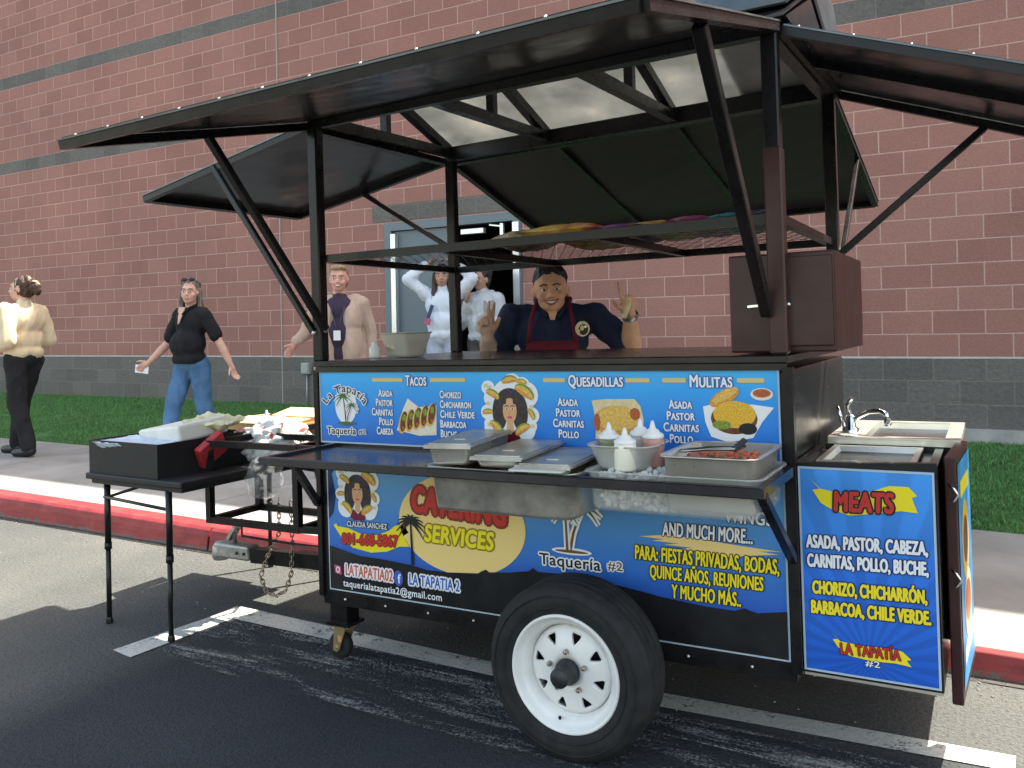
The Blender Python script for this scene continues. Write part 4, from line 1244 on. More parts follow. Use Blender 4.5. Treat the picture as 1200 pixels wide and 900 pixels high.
b = MB(); b.box((.085, .02, .032), (.05, .05, .008), 0, Euler((0, -.7, .3)).to_matrix(), .003); b.build('grip', mat('grip_black', (.02, .02, .02), .5), t)
# tub of squeeze bottles
t = cart_thing('bottle_tub', (.215, -.2, .908), 'clear plastic tub holding four squeeze bottles on the ice', 'tub')
b = MB(); open_pan(b, .205, .20, .078, .05, .02, .006, .002); b.build('tub_body', milky, t)
bott = [(-.062, .0, .132, 'green', (.17, .18, .10), 'squeeze bottle of dull green sauce, leftmost in the tub'), (.015, .065, .138, 'plain', (.45, .42, .40), 'half empty squeeze bottle at the back of the tub'), (.02, -.075, .126, 'cream', (.82, .79, .66), 'squeeze bottle of cream sauce at the front of the tub'), (.072, .02, .138, 'red', (.50, .26, .22), 'squeeze bottle of pinkish red salsa at the right of the tub')]
capm = mat('cap_white', (.80, .80, .80), .35)
for x, y, h, nm, col, lab in bott:
    q = cart_thing('squeeze_bottle', (.215 + x, -.2 + y, .912), lab, 'squeeze bottle', 'squeeze bottles in the tub')
    r_ = .033
    b = MB(); b.lathe([(0, 0), (r_ * .92, 0), (r_, .006), (r_, h * .55), (r_ * .96, h * .62), (r_ * .86, h * .645), (0, h * .645)], (0, 0, 0), (0, 0, 1), 26); b.build('bottle_body', mat('sauce_' + nm, col, .3, 0, .5), q)
    b = MB(); b.lathe([(r_ * .98, h * .63), (r_, h * .66), (r_ * .97, h * .70), (r_ * .7, h * .745), (r_ * .62, h * .76), (r_ * .55, h * .80), (.010, h * .83), (.0075, h * .9), (.004, h), (0, h)], (0, 0, 0), (0, 0, 1), 26); b.build('nozzle_cap', capm, q)

# things on the counter
t = cart_thing('counter_bin', (-.98, .30, 1.237), 'translucent tapered plastic bin standing on the left of the counter', 'bin', None, R(-20))
b = MB(); open_pan(b, .20, .14, .105, .015, .022, .004, .002); b.build('bin_body', clear_mat('frosted_bin', (.72, .68, .60), .6, .35), t)
b = MB()
for k in range(10): b.box((rg.uniform(-.06, .06), rg.uniform(-.04, .04), rg.uniform(.02, .06)), (.05, .03, .02), 0, Euler((rg.random(), rg.random(), rg.random())).to_matrix())
o = b.build('packets', mat('packet', (.6, .52, .40), .5, 0, .5, (40, .3))); tag(o, 'pale sachets inside the translucent bin on the counter', 'sachets', kind='stuff'); o.location = on_cart((-.98, .30, 1.237)); o.rotation_euler = CROT
t = cart_thing('white_bottle', (-1.095, .235, 1.237), 'small white plastic bottle beside the translucent bin', 'bottle')
b = MB(); b.lathe([(0, 0), (.022, 0), (.024, .006), (.024, .04), (.014, .052), (.012, .055), (.012, .068), (0, .069)], (0, 0, 0), (0, 0, 1), 20); b.build('bottle_body', mat('bottle_white', (.78, .78, .76), .35), t)

# bags of snacks lying on the rack
def pillow(w, d, h, seed, nx=16, ny=10):
    me = bpy.data.meshes.new('pillow')
    vv, ff = [], []
    for s_ in (1, -1):
        for i in range(nx + 1):
            for j in range(ny + 1):
                u, v_ = i / nx * 2 - 1, j / ny * 2 - 1
                z = s_ * h * max(0, (1 - abs(u) ** 3.0)) ** .55 * max(0, (1 - v_ * v_)) ** .6
                q = Vector((u * w / 2 * (1 - .06 * (1 - v_ * v_)), v_ * d / 2, z))
                z2 = mnoise.noise(q * 22 + Vector((seed, 0, s_ * 3))) * h * .22
                vv.append((q.x, q.y, z + h + z2 * (1 - abs(u)) ** .3))
    m1 = (nx + 1) * (ny + 1)
    for s_ in range(2):
        for i in range(nx):
            for j in range(ny):
                k = s_ * m1 + i * (ny + 1) + j
                q = (k, k + ny + 1, k + ny + 2, k + 1)
                ff.append(q if s_ == 0 else q[::-1])
    me.from_pydata(vv, [], ff)
    return me
def foil(name, c1, c2, c3):
    m, nt, p, N, L = newmat(name)
    tc = N('TexCoord'); n = N('TexNoise', n_2=9, n_3=3); L(tc.outputs['Object'], n.inputs[0])
    r = ramp(N, [(.38, c1), (.47, c2), (.55, c1), (.66, c3)]); L(n.outputs[0], r.inputs[0]); L(r.outputs[0], p.inputs['Base Color'])
    p.inputs['Roughness'].default_value = .28; p.inputs['Specular IOR Level'].default_value = .6
    return m
snacks = [(-.24, .40, .34, .30, .036, (.72, .42, .06), (.85, .62, .18), (.55, .14, .07), 'large orange and yellow snack bag, highest on the rack'),
          (-.27, .74, .24, .28, .03, (.80, .56, .10), (.6, .16, .06), (.85, .65, .25), 'yellow snack bag flat on the rack behind the large orange one'),
          (-.03, .55, .18, .56, .03, (.38, .10, .46), (.62, .24, .6), (.2, .06, .3), 'purple snack bag on the rack beside the yellow bags'),
          (.11, .55, .15, .56, .03, (.78, .52, .12), (.82, .66, .36), (.6, .16, .12), 'small golden snack bag between purple and magenta bags'),
          (.25, .55, .16, .56, .032, (.52, .06, .26), (.75, .42, .55), (.35, .04, .16), 'magenta snack bag on the rack beside the teal bag'),
          (.38, .55, .14, .54, .032, (.08, .38, .48), (.28, .58, .66), (.05, .28, .36), 'teal snack bag on the rack next to the dark one'),
          (.50, .55, .12, .54, .032, (.03, .035, .07), (.10, .11, .16), (.35, .45, .55), 'dark navy snack bag, rightmost on the rack'),
          (-.55, .60, .20, .30, .045, (.42, .30, .16), (.66, .58, .44), (.16, .11, .06), 'brown and cream striped snack bag at the rear of the rack')]
for k, (x, y, w, d, h, c1, c2, c3, lab) in enumerate(snacks):
    me = pillow(w, d, h, k * 3.1)
    o = link_mesh('snack_bag', me, foil('foil_%d' % k, c1, c2, c3), None, True)
    tag(o, lab, 'snack bag', 'snack bags on the rack'); o.location = on_cart((x, y, 1.672)); o.rotation_euler = (CROT.to_matrix() @ Matrix.Rotation(rg.uniform(-.06, .06), 3, 'Z')).to_euler()

# ------------------------------------------------------------------ folding table with its load
t = root('folding_table', (-3.365, 3.0, 0), 'black folding table standing at the hitch end of the cart', 'table')
tb = mat('table_black', (.016, .016, .018), .5, 0, .4, (25, .3), (120, .1, .002))
tl = mat('table_leg_black', (.012, .012, .013), .35, .2, .5)
b = MB(); b.bb((-.31, -.545, .675), (.345, .62, .705), 0, .008); b.bb((-.29, -.525, .655), (.325, .59, .676)); b.build('table_top', tb, t)
for x, y in ((-.235, -.485), (.229, -.515), (-.235, .53), (.229, .50)):
    b = MB(); b.rod([(x, y, .36), (x, y, .66)], .0145, 0, 12); b.rod([(x, y, .01), (x, y, .365)], .0115, 0, 12); b.lathe([(.0155, 0), (.0165, .012), (.012, .03)], (x, y, 0), (0, 0, 1), 12); b.rod([(x, y, .345), (x, y, .375)], .0165, 0, 12)
    b.build('leg', tl, t)
for y in (-.50, .515):
    b = MB(); b.rod([(-.235, y, .59), (.229, y - .02, .575)], .008, 0, 8); b.rod([(-.232, y, .585), (-.05, y + (.18 if y < 0 else -.18), .655)], .007, 0, 8); b.build('cross_brace', tl, t)
t = root('tray_box', (-3.425, 2.745, .705), 'shallow black box of paper goods on the near end of the folding table', 'box')
b = MB(); w, d, h, q = .475, .55, .150, .012
b.bb((-w / 2, -d / 2, 0), (w / 2, d / 2, .01)); b.bb((-w / 2, -d / 2, .01), (w / 2, -d / 2 + q, h)); b.bb((-w / 2, d / 2 - q, .01), (w / 2, d / 2, h)); b.bb((-w / 2, -d / 2 + q, .01), (-w / 2 + q, d / 2 - q, h)); b.bb((w / 2 - q, -d / 2 + q, .01), (w / 2, d / 2 - q, h))
b.build('box_body', mat('box_black', (.014, .014, .016), .55, 0, .4, (12, .3)), t)
def crumple(name, pts_w, pts_d, amp, seed, m, loc, rot, thick=0., n=18, sc_f=7):
    """crumpled sheet / soft packet"""
    me = bpy.data.meshes.new(name)
    vv, ff = [], []
    layers = (0, 1) if thick else (0,)
    for l in layers:
        for i in range(n + 1):
            for j in range(n + 1):
                u, v_ = i / n - .5, j / n - .5
                z = mnoise.fractal(Vector((u * sc_f, v_ * sc_f, seed)), 1, 2, 4) * amp + (-thick if l else 0) * (1 - (2 * max(abs(u), abs(v_))) ** 4)
                vv.append((u * pts_w * (1 + .05 * math.sin(9 * v_ + seed)), v_ * pts_d * (1 + .05 * math.sin(8 * u + seed)), z))
    for l in layers:
        for i in range(n):
            for j in range(n):
                k = l * (n + 1) ** 2 + i * (n + 1) + j
                q = (k, k + n + 1, k + n + 2, k + 1)
                ff.append(q if l == 0 else q[::-1])
    me.from_pydata(vv, [], ff)
    o = link_mesh(name, me, m, None, True)
    o.location = loc; o.rotation_euler = rot
    return o
bl = mat('pale_blue_paper', (.52, .60, .70), .7, 0, .3, (9, .25))
o = crumple('tissue_pack', .36, .26, .012, 2, bl, (-3.46, 2.60, .845), (0, .03, .2), .05); tag(o, 'pale blue paper pack lying at the front of the black box', 'paper pack')
for k in range(1):
    b = MB(); b.box((0, 0, 0), (.36, .26, .08), 0, None, .012); o = b.build('paper_carton', mat('white_card', (.72, .71, .66), .6, 0, .3, (6, .12))); o.location = (-3.42, 2.80, .868); o.rotation_euler = (.10, -.12, -.15); tag(o, 'white paper carton tilted on top of the black box', 'carton')
o = crumple('napkin_pack', .22, .2, .012, 5, mat('cream_paper', (.66, .64, .42), .7, 0, .3, (7, .3)), (-3.27, 2.86, .925), (.1, .1, .3), .04); tag(o, 'crumpled yellowish napkin pack beside the white carton', 'napkin pack')
b = MB(); b.box((0, 0, 0), (.04, .15, .11), 0, None, .006); o = b.build('red_carton', mat('red_card', (.42, .03, .04), .5, 0, .4, (14, .3))); o.location = (-3.16, 2.74, .80); o.rotation_euler = (.55, .25, .1); tag(o, 'dark red carton leaning at the right side of the black box', 'carton')
# cardboard box and white container at the far end of the table
t = root('cardboard_box', (-3.39, 3.42, .706), 'open cardboard box at the far end of the folding table', 'cardboard box', None, (0, 0, .04))
cb = mat('cardboard', (.56, .34, .15), .8, 0, .2, (8, .15)); cbl = mat('cardboard_flap', (.64, .43, .22), .8, 0, .2, (8, .12))
b = MB(); w, d, h, q = .46, .34, .15, .006
b.bb((-w / 2, -d / 2, 0), (w / 2, d / 2, .006)); b.bb((-w / 2, -d / 2, .006), (w / 2, -d / 2 + q, h)); b.bb((-w / 2, d / 2 - q, .006), (w / 2, d / 2, h)); b.bb((-w / 2, -d / 2 + q, .006), (-w / 2 + q, d / 2 - q, h)); b.bb((w / 2 - q, -d / 2 + q, .006), (w / 2, d / 2 - q, h)); b.build('box_body', cb, t)
b = MB(); b.box((0, .25, .165), (.45, .17, .005), 0, Euler((.18, 0, 0)).to_matrix()); b.box((-.29, 0, .13), (.13, .33, .005), 0, Euler((0, -.5, 0)).to_matrix()); b.box((.0, -.10, .158), (.44, .17, .005), 0, Euler((.1, 0, 0)).to_matrix()); b.build('flap', cbl, t)
t = root('foam_box', (-3.165, 3.215, .706), 'white foam takeout box in front of the cardboard box', 'takeout box', None, (0, 0, .1))
b = MB(); open_pan(b, .16, .14, .035, .015, .012, .004); b.build('box_base', mat('foam_white', (.78, .78, .76), .6), t)
b = MB(); slab(b, .165, .145, .037, .044, .015); slab(b, .14, .12, .044, .062, .02); b.build('lid', mat('foam_white', (.78, .78, .76), .6), t)
# tied plastic shopping bag, its slack bottom hanging over the table edge
def soft(name, c, r, amp, sc_f, m, seed=0, sub=5, squash=None):
    b = MB(); b.ball((0, 0, 0), 1, 0, sub)
    for v in b.bm.verts:
        n = v.co.normalized()
        k = 1 + amp * mnoise.fractal(n * sc_f + Vector((seed, seed, 0)), 1, 2, 5)
        # creases
        k -= amp * .7 * abs(mnoise.noise(n * sc_f * 1.7 + Vector((0, seed, 7))))
        v.co = Vector((n.x * r[0] * k, n.y * r[1] * k, n.z * r[2] * k))
        if squash: v.co = squash(v.co)
    o = b.build(name, m); o.location = c
    for p_ in o.data.polygons: p_.use_smooth = True
    return o
m, nt, p, N, L = newmat('printed_bag')
tc = N('TexCoord'); n = N('TexNoise', n_2=13, n_3=3); n2 = N('TexNoise', n_2=15, n_3=3); sx = N('SeparateXYZ')
mp = N('Mapping'); mp.inputs['Location'].default_value = (5, 3, 1)
L(tc.outputs['Object'], n.inputs[0]); L(tc.outputs['Object'], mp.inputs[0]); L(mp.outputs[0], n2.inputs[0]); L(tc.outputs['Object'], sx.inputs[0])
r1 = ramp(N, [(.63, (.74, .74, .74)), (.655, (.60, .07, .05))]); L(n.outputs[0], r1.inputs[0])
r2 = ramp(N, [(.66, (0, 0, 0)), (.68, (.8, .8, .8))]); L(n2.outputs[0], r2.inputs[0])
mx = N('Mix', data_type='RGBA'); mx.inputs[7].default_value = (.03, .18, .48, 1); L(r2.outputs[0], mx.inputs[0]); L(r1.outputs[0], mx.inputs[6]); L(mx.outputs[2], p.inputs['Base Color'])
p.inputs['Roughness'].default_value = .3; p.inputs['Alpha'].default_value = .93
t = root('shopping_bag', (-3.12, 3.08, .71), 'tied white plastic shopping bag with red and blue print on the table', 'plastic bag')
o = soft('bag_body', (0.0, .02, .085), (.19, .17, .11), .26, 2.2, m, 3); o.parent = t
b = MB(); b.rod([(-.03, 0, .16), (-.045, .005, .20), (-.03, 0, .235), (-.02, .0, .20), (-.03, .0, .165)], .008, 0, 6, .005); b.rod([(-.04, 0, .17), (-.075, 0, .19), (-.06, .02, .215)], .007, 0, 6, .003); b.ball((-.033, 0, .168), .02, 0, 2); b.build('knot', mat('bag_white', (.74, .74, .74), .35), t)
o = soft('clear_bag', (-3.01, 2.93, .655), (.075, .10, .10), .22, 2.0, clear_mat('thin_clear_bag', (.72, .74, .74), .17, .08), 9); tag(o, 'empty clear plastic bag hanging over the near edge of the table', 'clear bag')
# ------------------------------------------------------------------ people
def shapes_mesh(parts):
    """parts: ('e', centre, radii, rotation) ellipsoids and ('c', p, q, r0, r1[, flat]) tapered capsules, as closed shells"""
    b = MB()
    for s_ in parts:
        if s_[0] == 'e':
            b.ball(s_[1], s_[2], 0, 3, s_[3] if len(s_) > 3 else None)
        else:
            p, q, r0, r1 = Vector(s_[1]), Vector(s_[2]), s_[3], s_[4]
            ax = q - p; L_ = ax.length
            prof = [(0, -r0)] + [(r0 * math.cos(a), r0 * math.sin(a)) for a in (-1.1, -.6, -.2)] + [(r0, 0), ((r0 + r1) / 2, L_ / 2), (r1, L_)] + [(r1 * math.cos(a), L_ + r1 * math.sin(a)) for a in (.2, .6, 1.1)] + [(0, L_ + r1)]
            b.lathe(prof, p, ax, 18)
    return b
def blob(name, parts, m, parent, vox=.008, smooth=6, wrinkle=0., wscale=(9, 9, 4), cut=None, seed=0, flat_cut=None):
    """one continuous surface fused from the shapes"""
    b = shapes_mesh(parts)
    o = b.build(name, m, None)
    md = o.modifiers.new('fuse', 'REMESH'); md.mode = 'VOXEL'; md.voxel_size = vox; md.use_smooth_shade = True
    if smooth:
        sm = o.modifiers.new('smooth', 'SMOOTH'); sm.iterations = smooth; sm.factor = .5
    bpy.context.view_layer.update()
    me = evaluated(o)
    if wrinkle or cut:
        bm = bmesh.new(); bm.from_mesh(me)
        if wrinkle:
            bm.normal_update()
            for v in bm.verts:
                q = Vector((v.co.x * wscale[0], v.co.y * wscale[1], v.co.z * wscale[2] + v.co.x * 6)) + Vector((seed, seed, 0))
                v.co += v.normal * wrinkle * (mnoise.fractal(q, 1, 2, 3) - abs(mnoise.noise(q * 1.6)) * .8)
        for (co, no) in (cut or []):
            r_ = bmesh.ops.bisect_plane(bm, geom=bm.verts[:] + bm.edges[:] + bm.faces[:], plane_co=co, plane_no=no, clear_outer=True)
            es = [e for e in r_['geom_cut'] if isinstance(e, bmesh.types.BMEdge)]
        bm.to_mesh(me); bm.free()
    return link_mesh(name, me, m, parent, True)

def skin_mat(name, c):
    m = mat(name, c, .5, 0, .4, (14, .14)); p = m.node_tree.nodes['Principled BSDF']
    p.inputs['Subsurface Weight'].default_value = .12; p.inputs['Subsurface Radius'].default_value = (.012, .004, .002)
    return m
def hair_mat(name, c):
    return mat(name, c, .42, 0, .45, (30, .5), (90, .5, .006), stretch=(1, 1, .12))

class Person:
    """local frame: faces -y, its left is +x, feet on z = 0"""
    def __init__(s, loc, yaw, label, skin, h=1.0, headyaw=0, headpitch=0, tilt=0):
        s.root = root('person', loc, label, 'person', rot=(0, 0, yaw)); s.root.scale = (h, h, h)
        s.skin = skin; s.hy, s.hp, s.tilt = headyaw, headpitch, tilt
        s.neck = Vector((0, .012, 1.47))
        s.HM = Matrix.Translation(s.neck) @ Matrix.Rotation(headyaw, 4, 'Z') @ Matrix.Rotation(headpitch, 4, 'X') @ Matrix.Rotation(tilt, 4, 'Y') @ Matrix.Translation(-s.neck)
        s.HR = s.HM.to_3x3()
        s.body = []
    def hd(s, p): return s.HM @ Vector(p)
    def head(s, w=1.):
        e = lambda c, r, rot=None: s.body.append(('e', s.hd(c), r, s.HR if rot is None else s.HR @ rot))
        e((0, .012, 1.605), (.074 * w, .094, .100)); e((0, -.020, 1.545), (.060 * w, .074, .078)); e((0, -.048, 1.508), (.040 * w, .045, .034))
        e((0, -.075, 1.615), (.052 * w, .018, .020)); e((.038 * w, -.062, 1.555), (.026, .026, .026)); e((-.038 * w, -.062, 1.555), (.026, .026, .026))
        s.body.append(('c', s.hd((0, -.085, 1.595)), s.hd((0, -.113, 1.560)), .009, .0135)); e((0, -.092, 1.527), (.026, .014, .016))
        e((.012, -.100, 1.555), (.011, .012, .009)); e((-.012, -.100, 1.555), (.011, .012, .009))
        for sx in (-1, 1): e((sx * .077 * w, .012, 1.577), (.011, .021, .031), Euler((.2, 0, 0)).to_matrix())
        s.body.append(('c', (0, .022, 1.40), s.hd((0, .012, 1.53)), .058 * w, .053 * w))
    def face(s, smile=False, lip=(.42, .14, .12), brow=(.05, .03, .02)):
        ew = mat('eye_white', (.72, .70, .68), .25); ed = mat('eye_dark', (.03, .02, .015), .15)
        b = MB()
        for sx in (-1, 1):
            b.ball(s.hd((sx * .032, -.0815, 1.590)), (.0145, .010, .0078), 0, 2, s.HR); b.ball(s.hd((sx * .032, -.0895, 1.590)), (.0062, .004, .0066), 1, 2, s.HR)
        b.build('eyes', [ew, ed], s.root)
        b = MB()
        for sx in (-1, 1): b.rod([s.hd((sx * .014, -.095, 1.611)), s.hd((sx * .032, -.096, 1.617)), s.hd((sx * .054, -.083, 1.610))], .0042, 0, 6, .0025)
        b.build('eyebrows', mat('brow_%d' % int(brow[0] * 1000), brow, .8), s.root)
        b = MB()
        if smile:
            up, lo, te = [], [], []
            for k in range(9):
                u = k / 4 - 1
                y = -.1085 + .022 * u * u
                up.append(s.hd((u * .036, y, 1.533 + .008 * u * u))); lo.append(s.hd((u * .033, y + .001, 1.517 + .020 * u * u))); te.append((u * .031, y - .001, 1.5265 + .012 * u * u, .0075 * (1 - u * u) + .001))
            b.rod(up, .004, 0, 6); b.rod(lo, .0048, 0, 6)
            for x, y, z, r_ in te: b.ball(s.hd((x, y, z)), (.0052, .0035, r_), 1, 1, s.HR)
        else:
            b.ball(s.hd((0, -.1035, 1.5265)), (.023, .007, .0038), 0, 2, s.HR); b.ball(s.hd((0, -.103, 1.520)), (.019, .007, .0045), 0, 2, s.HR)
        b.build('mouth', [mat('lip_%d' % int(lip[0] * 1000), lip, .4), mat('teeth', (.82, .80, .76), .25)], s.root)
    def arm(s, sx, sh, el, wr, r=(.050, .042, .030)):
        s.body += [('e', sh, (r[0] * 1.12,) * 3), ('c', sh, el, r[0], r[1] * .98), ('c', el, Vector(el).lerp(Vector(wr), .35), r[1] * .95, r[1]), ('c', Vector(el).lerp(Vector(wr), .35), wr, r[1], r[2] * .9)]
    def hand(s, wr, d, side, curl=.5, fingers=None, sc_=1., spread=.0, thumb=None):
        """palm from the wrist along d; side = direction from little finger to thumb; curl per finger (index first)"""
        wr, d, side = Vector(wr), Vector(d).normalized(), Vector(side)
        side = (side - d * side.dot(d)).normalized(); n = side.cross(d).normalized()   # n: palm side
        s_ = sc_
        M = Matrix((side, d, n)).transposed()
        s.body.append(('c', wr, wr + d * .03 * s_, .026 * s_, .028 * s_))
        s.body.append(('e', wr + d * .052 * s_, (.040 * s_, .050 * s_, .017 * s_), M))
        lens = (.072, .080, .074, .058)
        for k in range(4):
            off = (.030 - .0195 * k) * s_
            c_ = curl if fingers is None else fingers[k]
            p = wr + d * (.088 - .004 * abs(k - 1)) * s_ + side * off
            dd = (d + side * (spread * (1.5 - k))).normalized()
            a = 0.
            for j, f in enumerate((.45, .32, .25)):
                a += c_ * (1.0 if j == 0 else 1.15)
                q = p + (dd * math.cos(a) + n * math.sin(a)) * lens[k] * f * s_
                s.body.append(('c', p, q, (.0092 - .0008 * j) * s_, (.0086 - .0009 * j) * s_))
                p = q
        p = wr + d * .030 * s_ + side * .030 * s_
        td = (side * .75 + d * .65 + n * .25) if thumb is None else Vector(thumb)
        td.normalize()
        q = p + td * .038 * s_; s.body.append(('c', p, q, .0125 * s_, .0105 * s_))
        q2 = q + (td * .8 + d * .35).normalized() * .032 * s_; s.body.append(('c', q, q2, .0105 * s_, .0085 * s_))
    def legs(s, hl, kl, al, hr, kr, ar, r=(.082, .055, .036)):
        for h_, k_, a_ in ((hl, kl, al), (hr, kr, ar)): s.body += [('c', h_, k_, r[0], r[1]), ('c', k_, Vector(k_).lerp(Vector(a_), .35), r[1] * .95, r[1]), ('c', Vector(k_).lerp(Vector(a_), .35), a_, r[1], r[2])]
    def torso(s, w=1., belly=0., b=1.):
        s.body += [('e', (0, .02, 1.29), (.135 * w, .075 * b, .14)), ('e', (0, .01 - belly * .3, 1.10), (.11 * w + belly * .6, .08 * b + belly * .5, .14)), ('e', (0, .02, .95), (.12 * w + belly * .4, .085 * b + belly * .3, .12)), ('c', (-.13 * w, .02, 1.375), (.13 * w, .02, 1.375), .045, .045)]
    def finish(s, vox=.008, smooth=5):
        return blob('body', s.body, s.skin, s.root, vox, smooth)
V = Vector
def foot(parts, a, d, L_=.25, w=.045, h=.05):
    a = V(a); d = V(d).normalized()
    parts += [('e', a + V((0, 0, -.035)) - d * .02, (w * .95, w * 1.1, .05)), ('c', a + d * .02 + V((0, 0, -.045)), a + d * (L_ * .62) + V((0, 0, -.058)), w * .9, w * .72)]
def facing(dx, dy): return math.atan2(dx, -dy)   # yaw that turns -y to (dx, dy)

# --- woman walking away on the left, cream sweatshirt
yaw = facing(-1, -.16)
P = Person((-8.33, 4.93, KZ), yaw, 'person in a cream sweatshirt, black trousers and boots walking off on the left', skin_mat('skin_pale', (.56, .33, .24)), 1.04, headyaw=.38, headpitch=-.02)
P.head(); P.torso(1.08, .02); P.arm(1, (.19, .02, 1.37), (.235, .10, 1.10), (.16, -.11, 1.03)); P.arm(-1, (-.19, .02, 1.37), (-.25, .03, 1.10), (-.17, -.14, 1.02))
P.hand((.16, -.11, 1.03), (-.6, -.8, 0), (0, 0, 1)); P.hand((-.17, -.14, 1.02), (.6, -.8, 0), (0, 0, 1))
hl, kl, al = V((.085, .02, .92)), V((.085, -.12, .50)), V((.085, .00, .10)); hr, kr, ar = V((-.085, .02, .92)), V((-.085, .10, .50)), V((-.085, .34, .17))
hl, kl, al = V((.085, .02, .92)), V((.085, .02, .50)), V((.08, .15, .10)); hr, kr, ar = V((-.085, .02, .92)), V((-.09, -.13, .52)), V((-.085, -.20, .10))
P.legs(hl, kl, al, hr, kr, ar); P.finish(); P.face()
blob('sweatshirt', [('e', (0, .02, 1.29), (.20, .14, .17)), ('e', (0, .005, 1.10), (.185, .15, .16)), ('e', (0, .01, .985), (.188, .15, .10)), ('c', (-.17, .025, 1.385), (.17, .025, 1.385), .065, .065), ('c', (.19, .02, 1.37), (.24, .10, 1.10), .082, .072), ('c', (.24, .10, 1.10), (.175, -.07, 1.035), .07, .052), ('c', (-.19, .02, 1.37), (-.255, .03, 1.10), .082, .072), ('c', (-.255, .03, 1.10), (-.185, -.11, 1.025), .07, .052), ('c', (0, .03, 1.40), (0, .02, 1.455), .075, .068)],
     mat('cream_fleece', (.62, .50, .33), .9, 0, .15, (6, .08), (160, .3, .003), sheen=.3), P.root, .011, 6, .016, (7, 7, 3.5), [((0, 0, .93), (0, 0, -1))], 1)
blob('trousers', [('e', (0, .02, .94), (.170, .125, .12)), ('c', hl, kl, .105, .082), ('c', kl, al, .082, .066), ('c', hr, kr, .105, .082), ('c', kr, ar, .082, .066)], mat('black_cotton', (.018, .018, .020), .85, 0, .2, (8, .3)), P.root, .010, 5, .014, (8, 8, 4), None, 4)
for a_ in (al, ar):
    pr = [('c', a_ + V((0, 0, .04)), a_ + V((0, 0, -.03)), .052, .05)]; foot(pr, a_, (0, -1, 0), .27, .05)
    blob('boot', pr, mat('boot_black', (.012, .012, .013), .45), P.root, .008, 4, cut=[((0, 0, max(.0, a_.z - .098)), (0, 0, -1))])
hp = [('e', P.hd((0, .03, 1.625)), (.086, .095, .096), P.HR), ('e', P.hd((0, .03, 1.57)), (.083, .085, .08), P.HR), ('e', P.hd((0, .135, 1.60)), (.055, .05, .055), P.HR), ('e', P.hd((.01, .15, 1.57)), (.04, .04, .05), P.HR)]
blob('hair', hp, hair_mat('brown_hair', (.055, .028, .018)), P.root, .007, 3, .012, (30, 30, 12))
b = MB(); b.ball(P.hd((0, .125, 1.655)), (.05, .022, .014), 0, 2, P.HR); b.ball(P.hd((.03, .165, 1.63)), (.02, .02, .02), 0, 2); b.build('hair_clip', mat('clip_tan', (.42, .30, .20), .35), P.root)

# --- woman in black polo and jeans, walking to the right
yaw = facing(.0, -1)
P = Person((-6.50, 5.42, KZ), yaw, 'person in a black polo shirt and blue jeans striding by the brick wall', skin_mat('skin_fair', (.58, .34, .26)), .985, headyaw=.55)
P.head(); P.torso(1.02, .035)
lsh, lel, lwr = V((.175, .02, 1.365)), V((.27, .10, 1.12)), V((.35, .17, .89)); rsh, rel, rwr = V((-.175, .02, 1.365)), V((-.27, -.04, 1.10)), V((-.40, -.15, .93))
P.arm(1, lsh, lel, lwr, (.05, .04, .028)); P.arm(-1, rsh, rel, rwr, (.05, .04, .028)); P.hand(lwr, (.2, .2, -.9), (0, -1, 0), .35); P.hand(rwr, (-.75, -.25, -.5), (0, -.3, .8), .65)
hl, kl, al = V((.09, .02, .90)), V((.11, .06, .48)), V((.10, .30, .16)); hr, kr, ar = V((-.09, .02, .90)), V((-.09, -.14, .50)), V((-.08, -.22, .09))
P.legs(hl, kl, al, hr, kr, ar); P.finish(.0075); P.face(lip=(.48, .2, .18))
blob('polo_shirt', [('e', (0, .015, 1.29), (.172, .122, .165)), ('e', (0, -.03, 1.10), (.175, .155, .16)), ('e', (0, -.01, .96), (.180, .145, .10)), ('c', (-.15, .02, 1.385), (.15, .02, 1.385), .066, .066), ('c', lsh, lsh.lerp(lel, .78), .068, .066), ('c', rsh, rsh.lerp(rel, .78), .068, .066), ('c', (0, .03, 1.40), (0, .025, 1.43), .068, .064)],
     mat('black_knit', (.012, .012, .014), .8, 0, .25, (9, .3), (120, .2, .002)), P.root, .0085, 5, .012, (8, 8, 4), [((0, 0, .915), (0, 0, -1))], 2)
b = MB(); b.prism([(-.045, -.083, 1.445), (.045, -.083, 1.445), (.012, -.128, 1.30), (-.002, -.130, 1.285)], (0, -.01, 0)); b.build('neckline', P.skin, P.root)
b = MB(); b.rod([(-.07, .03, 1.465), (-.06, -.05, 1.44), (-.022, -.115, 1.375)], .016, 0, 8, .008); b.rod([(.07, .03, 1.465), (.06, -.05, 1.44), (.026, -.115, 1.375)], .016, 0, 8, .008); b.rod([(-.07, .03, 1.465), (0, .075, 1.475), (.07, .03, 1.465)], .014, 0, 8); b.build('collar', mat('black_knit', (.012, .012, .014)), P.root)
jean = mat('denim', (.075, .16, .29), .8, 0, .2, (5, .35), (140, .25, .002))
blob('jeans', [('e', (0, .02, .93), (.165, .125, .12)), ('c', hl, kl, .100, .078), ('c', kl, al, .076, .070), ('c', hr, kr, .100, .078), ('c', kr, ar, .076, .070)], jean, P.root, .009, 5, .012, (8, 8, 5), None, 6)
for a_, d_ in ((al, (0, -1, -.4)), (ar, (0, -1, .1))):
    pr = []; foot(pr, a_, d_, .25, .045); blob('shoe', pr, mat('shoe_grey', (.10, .10, .11), .6), P.root, .008, 4)
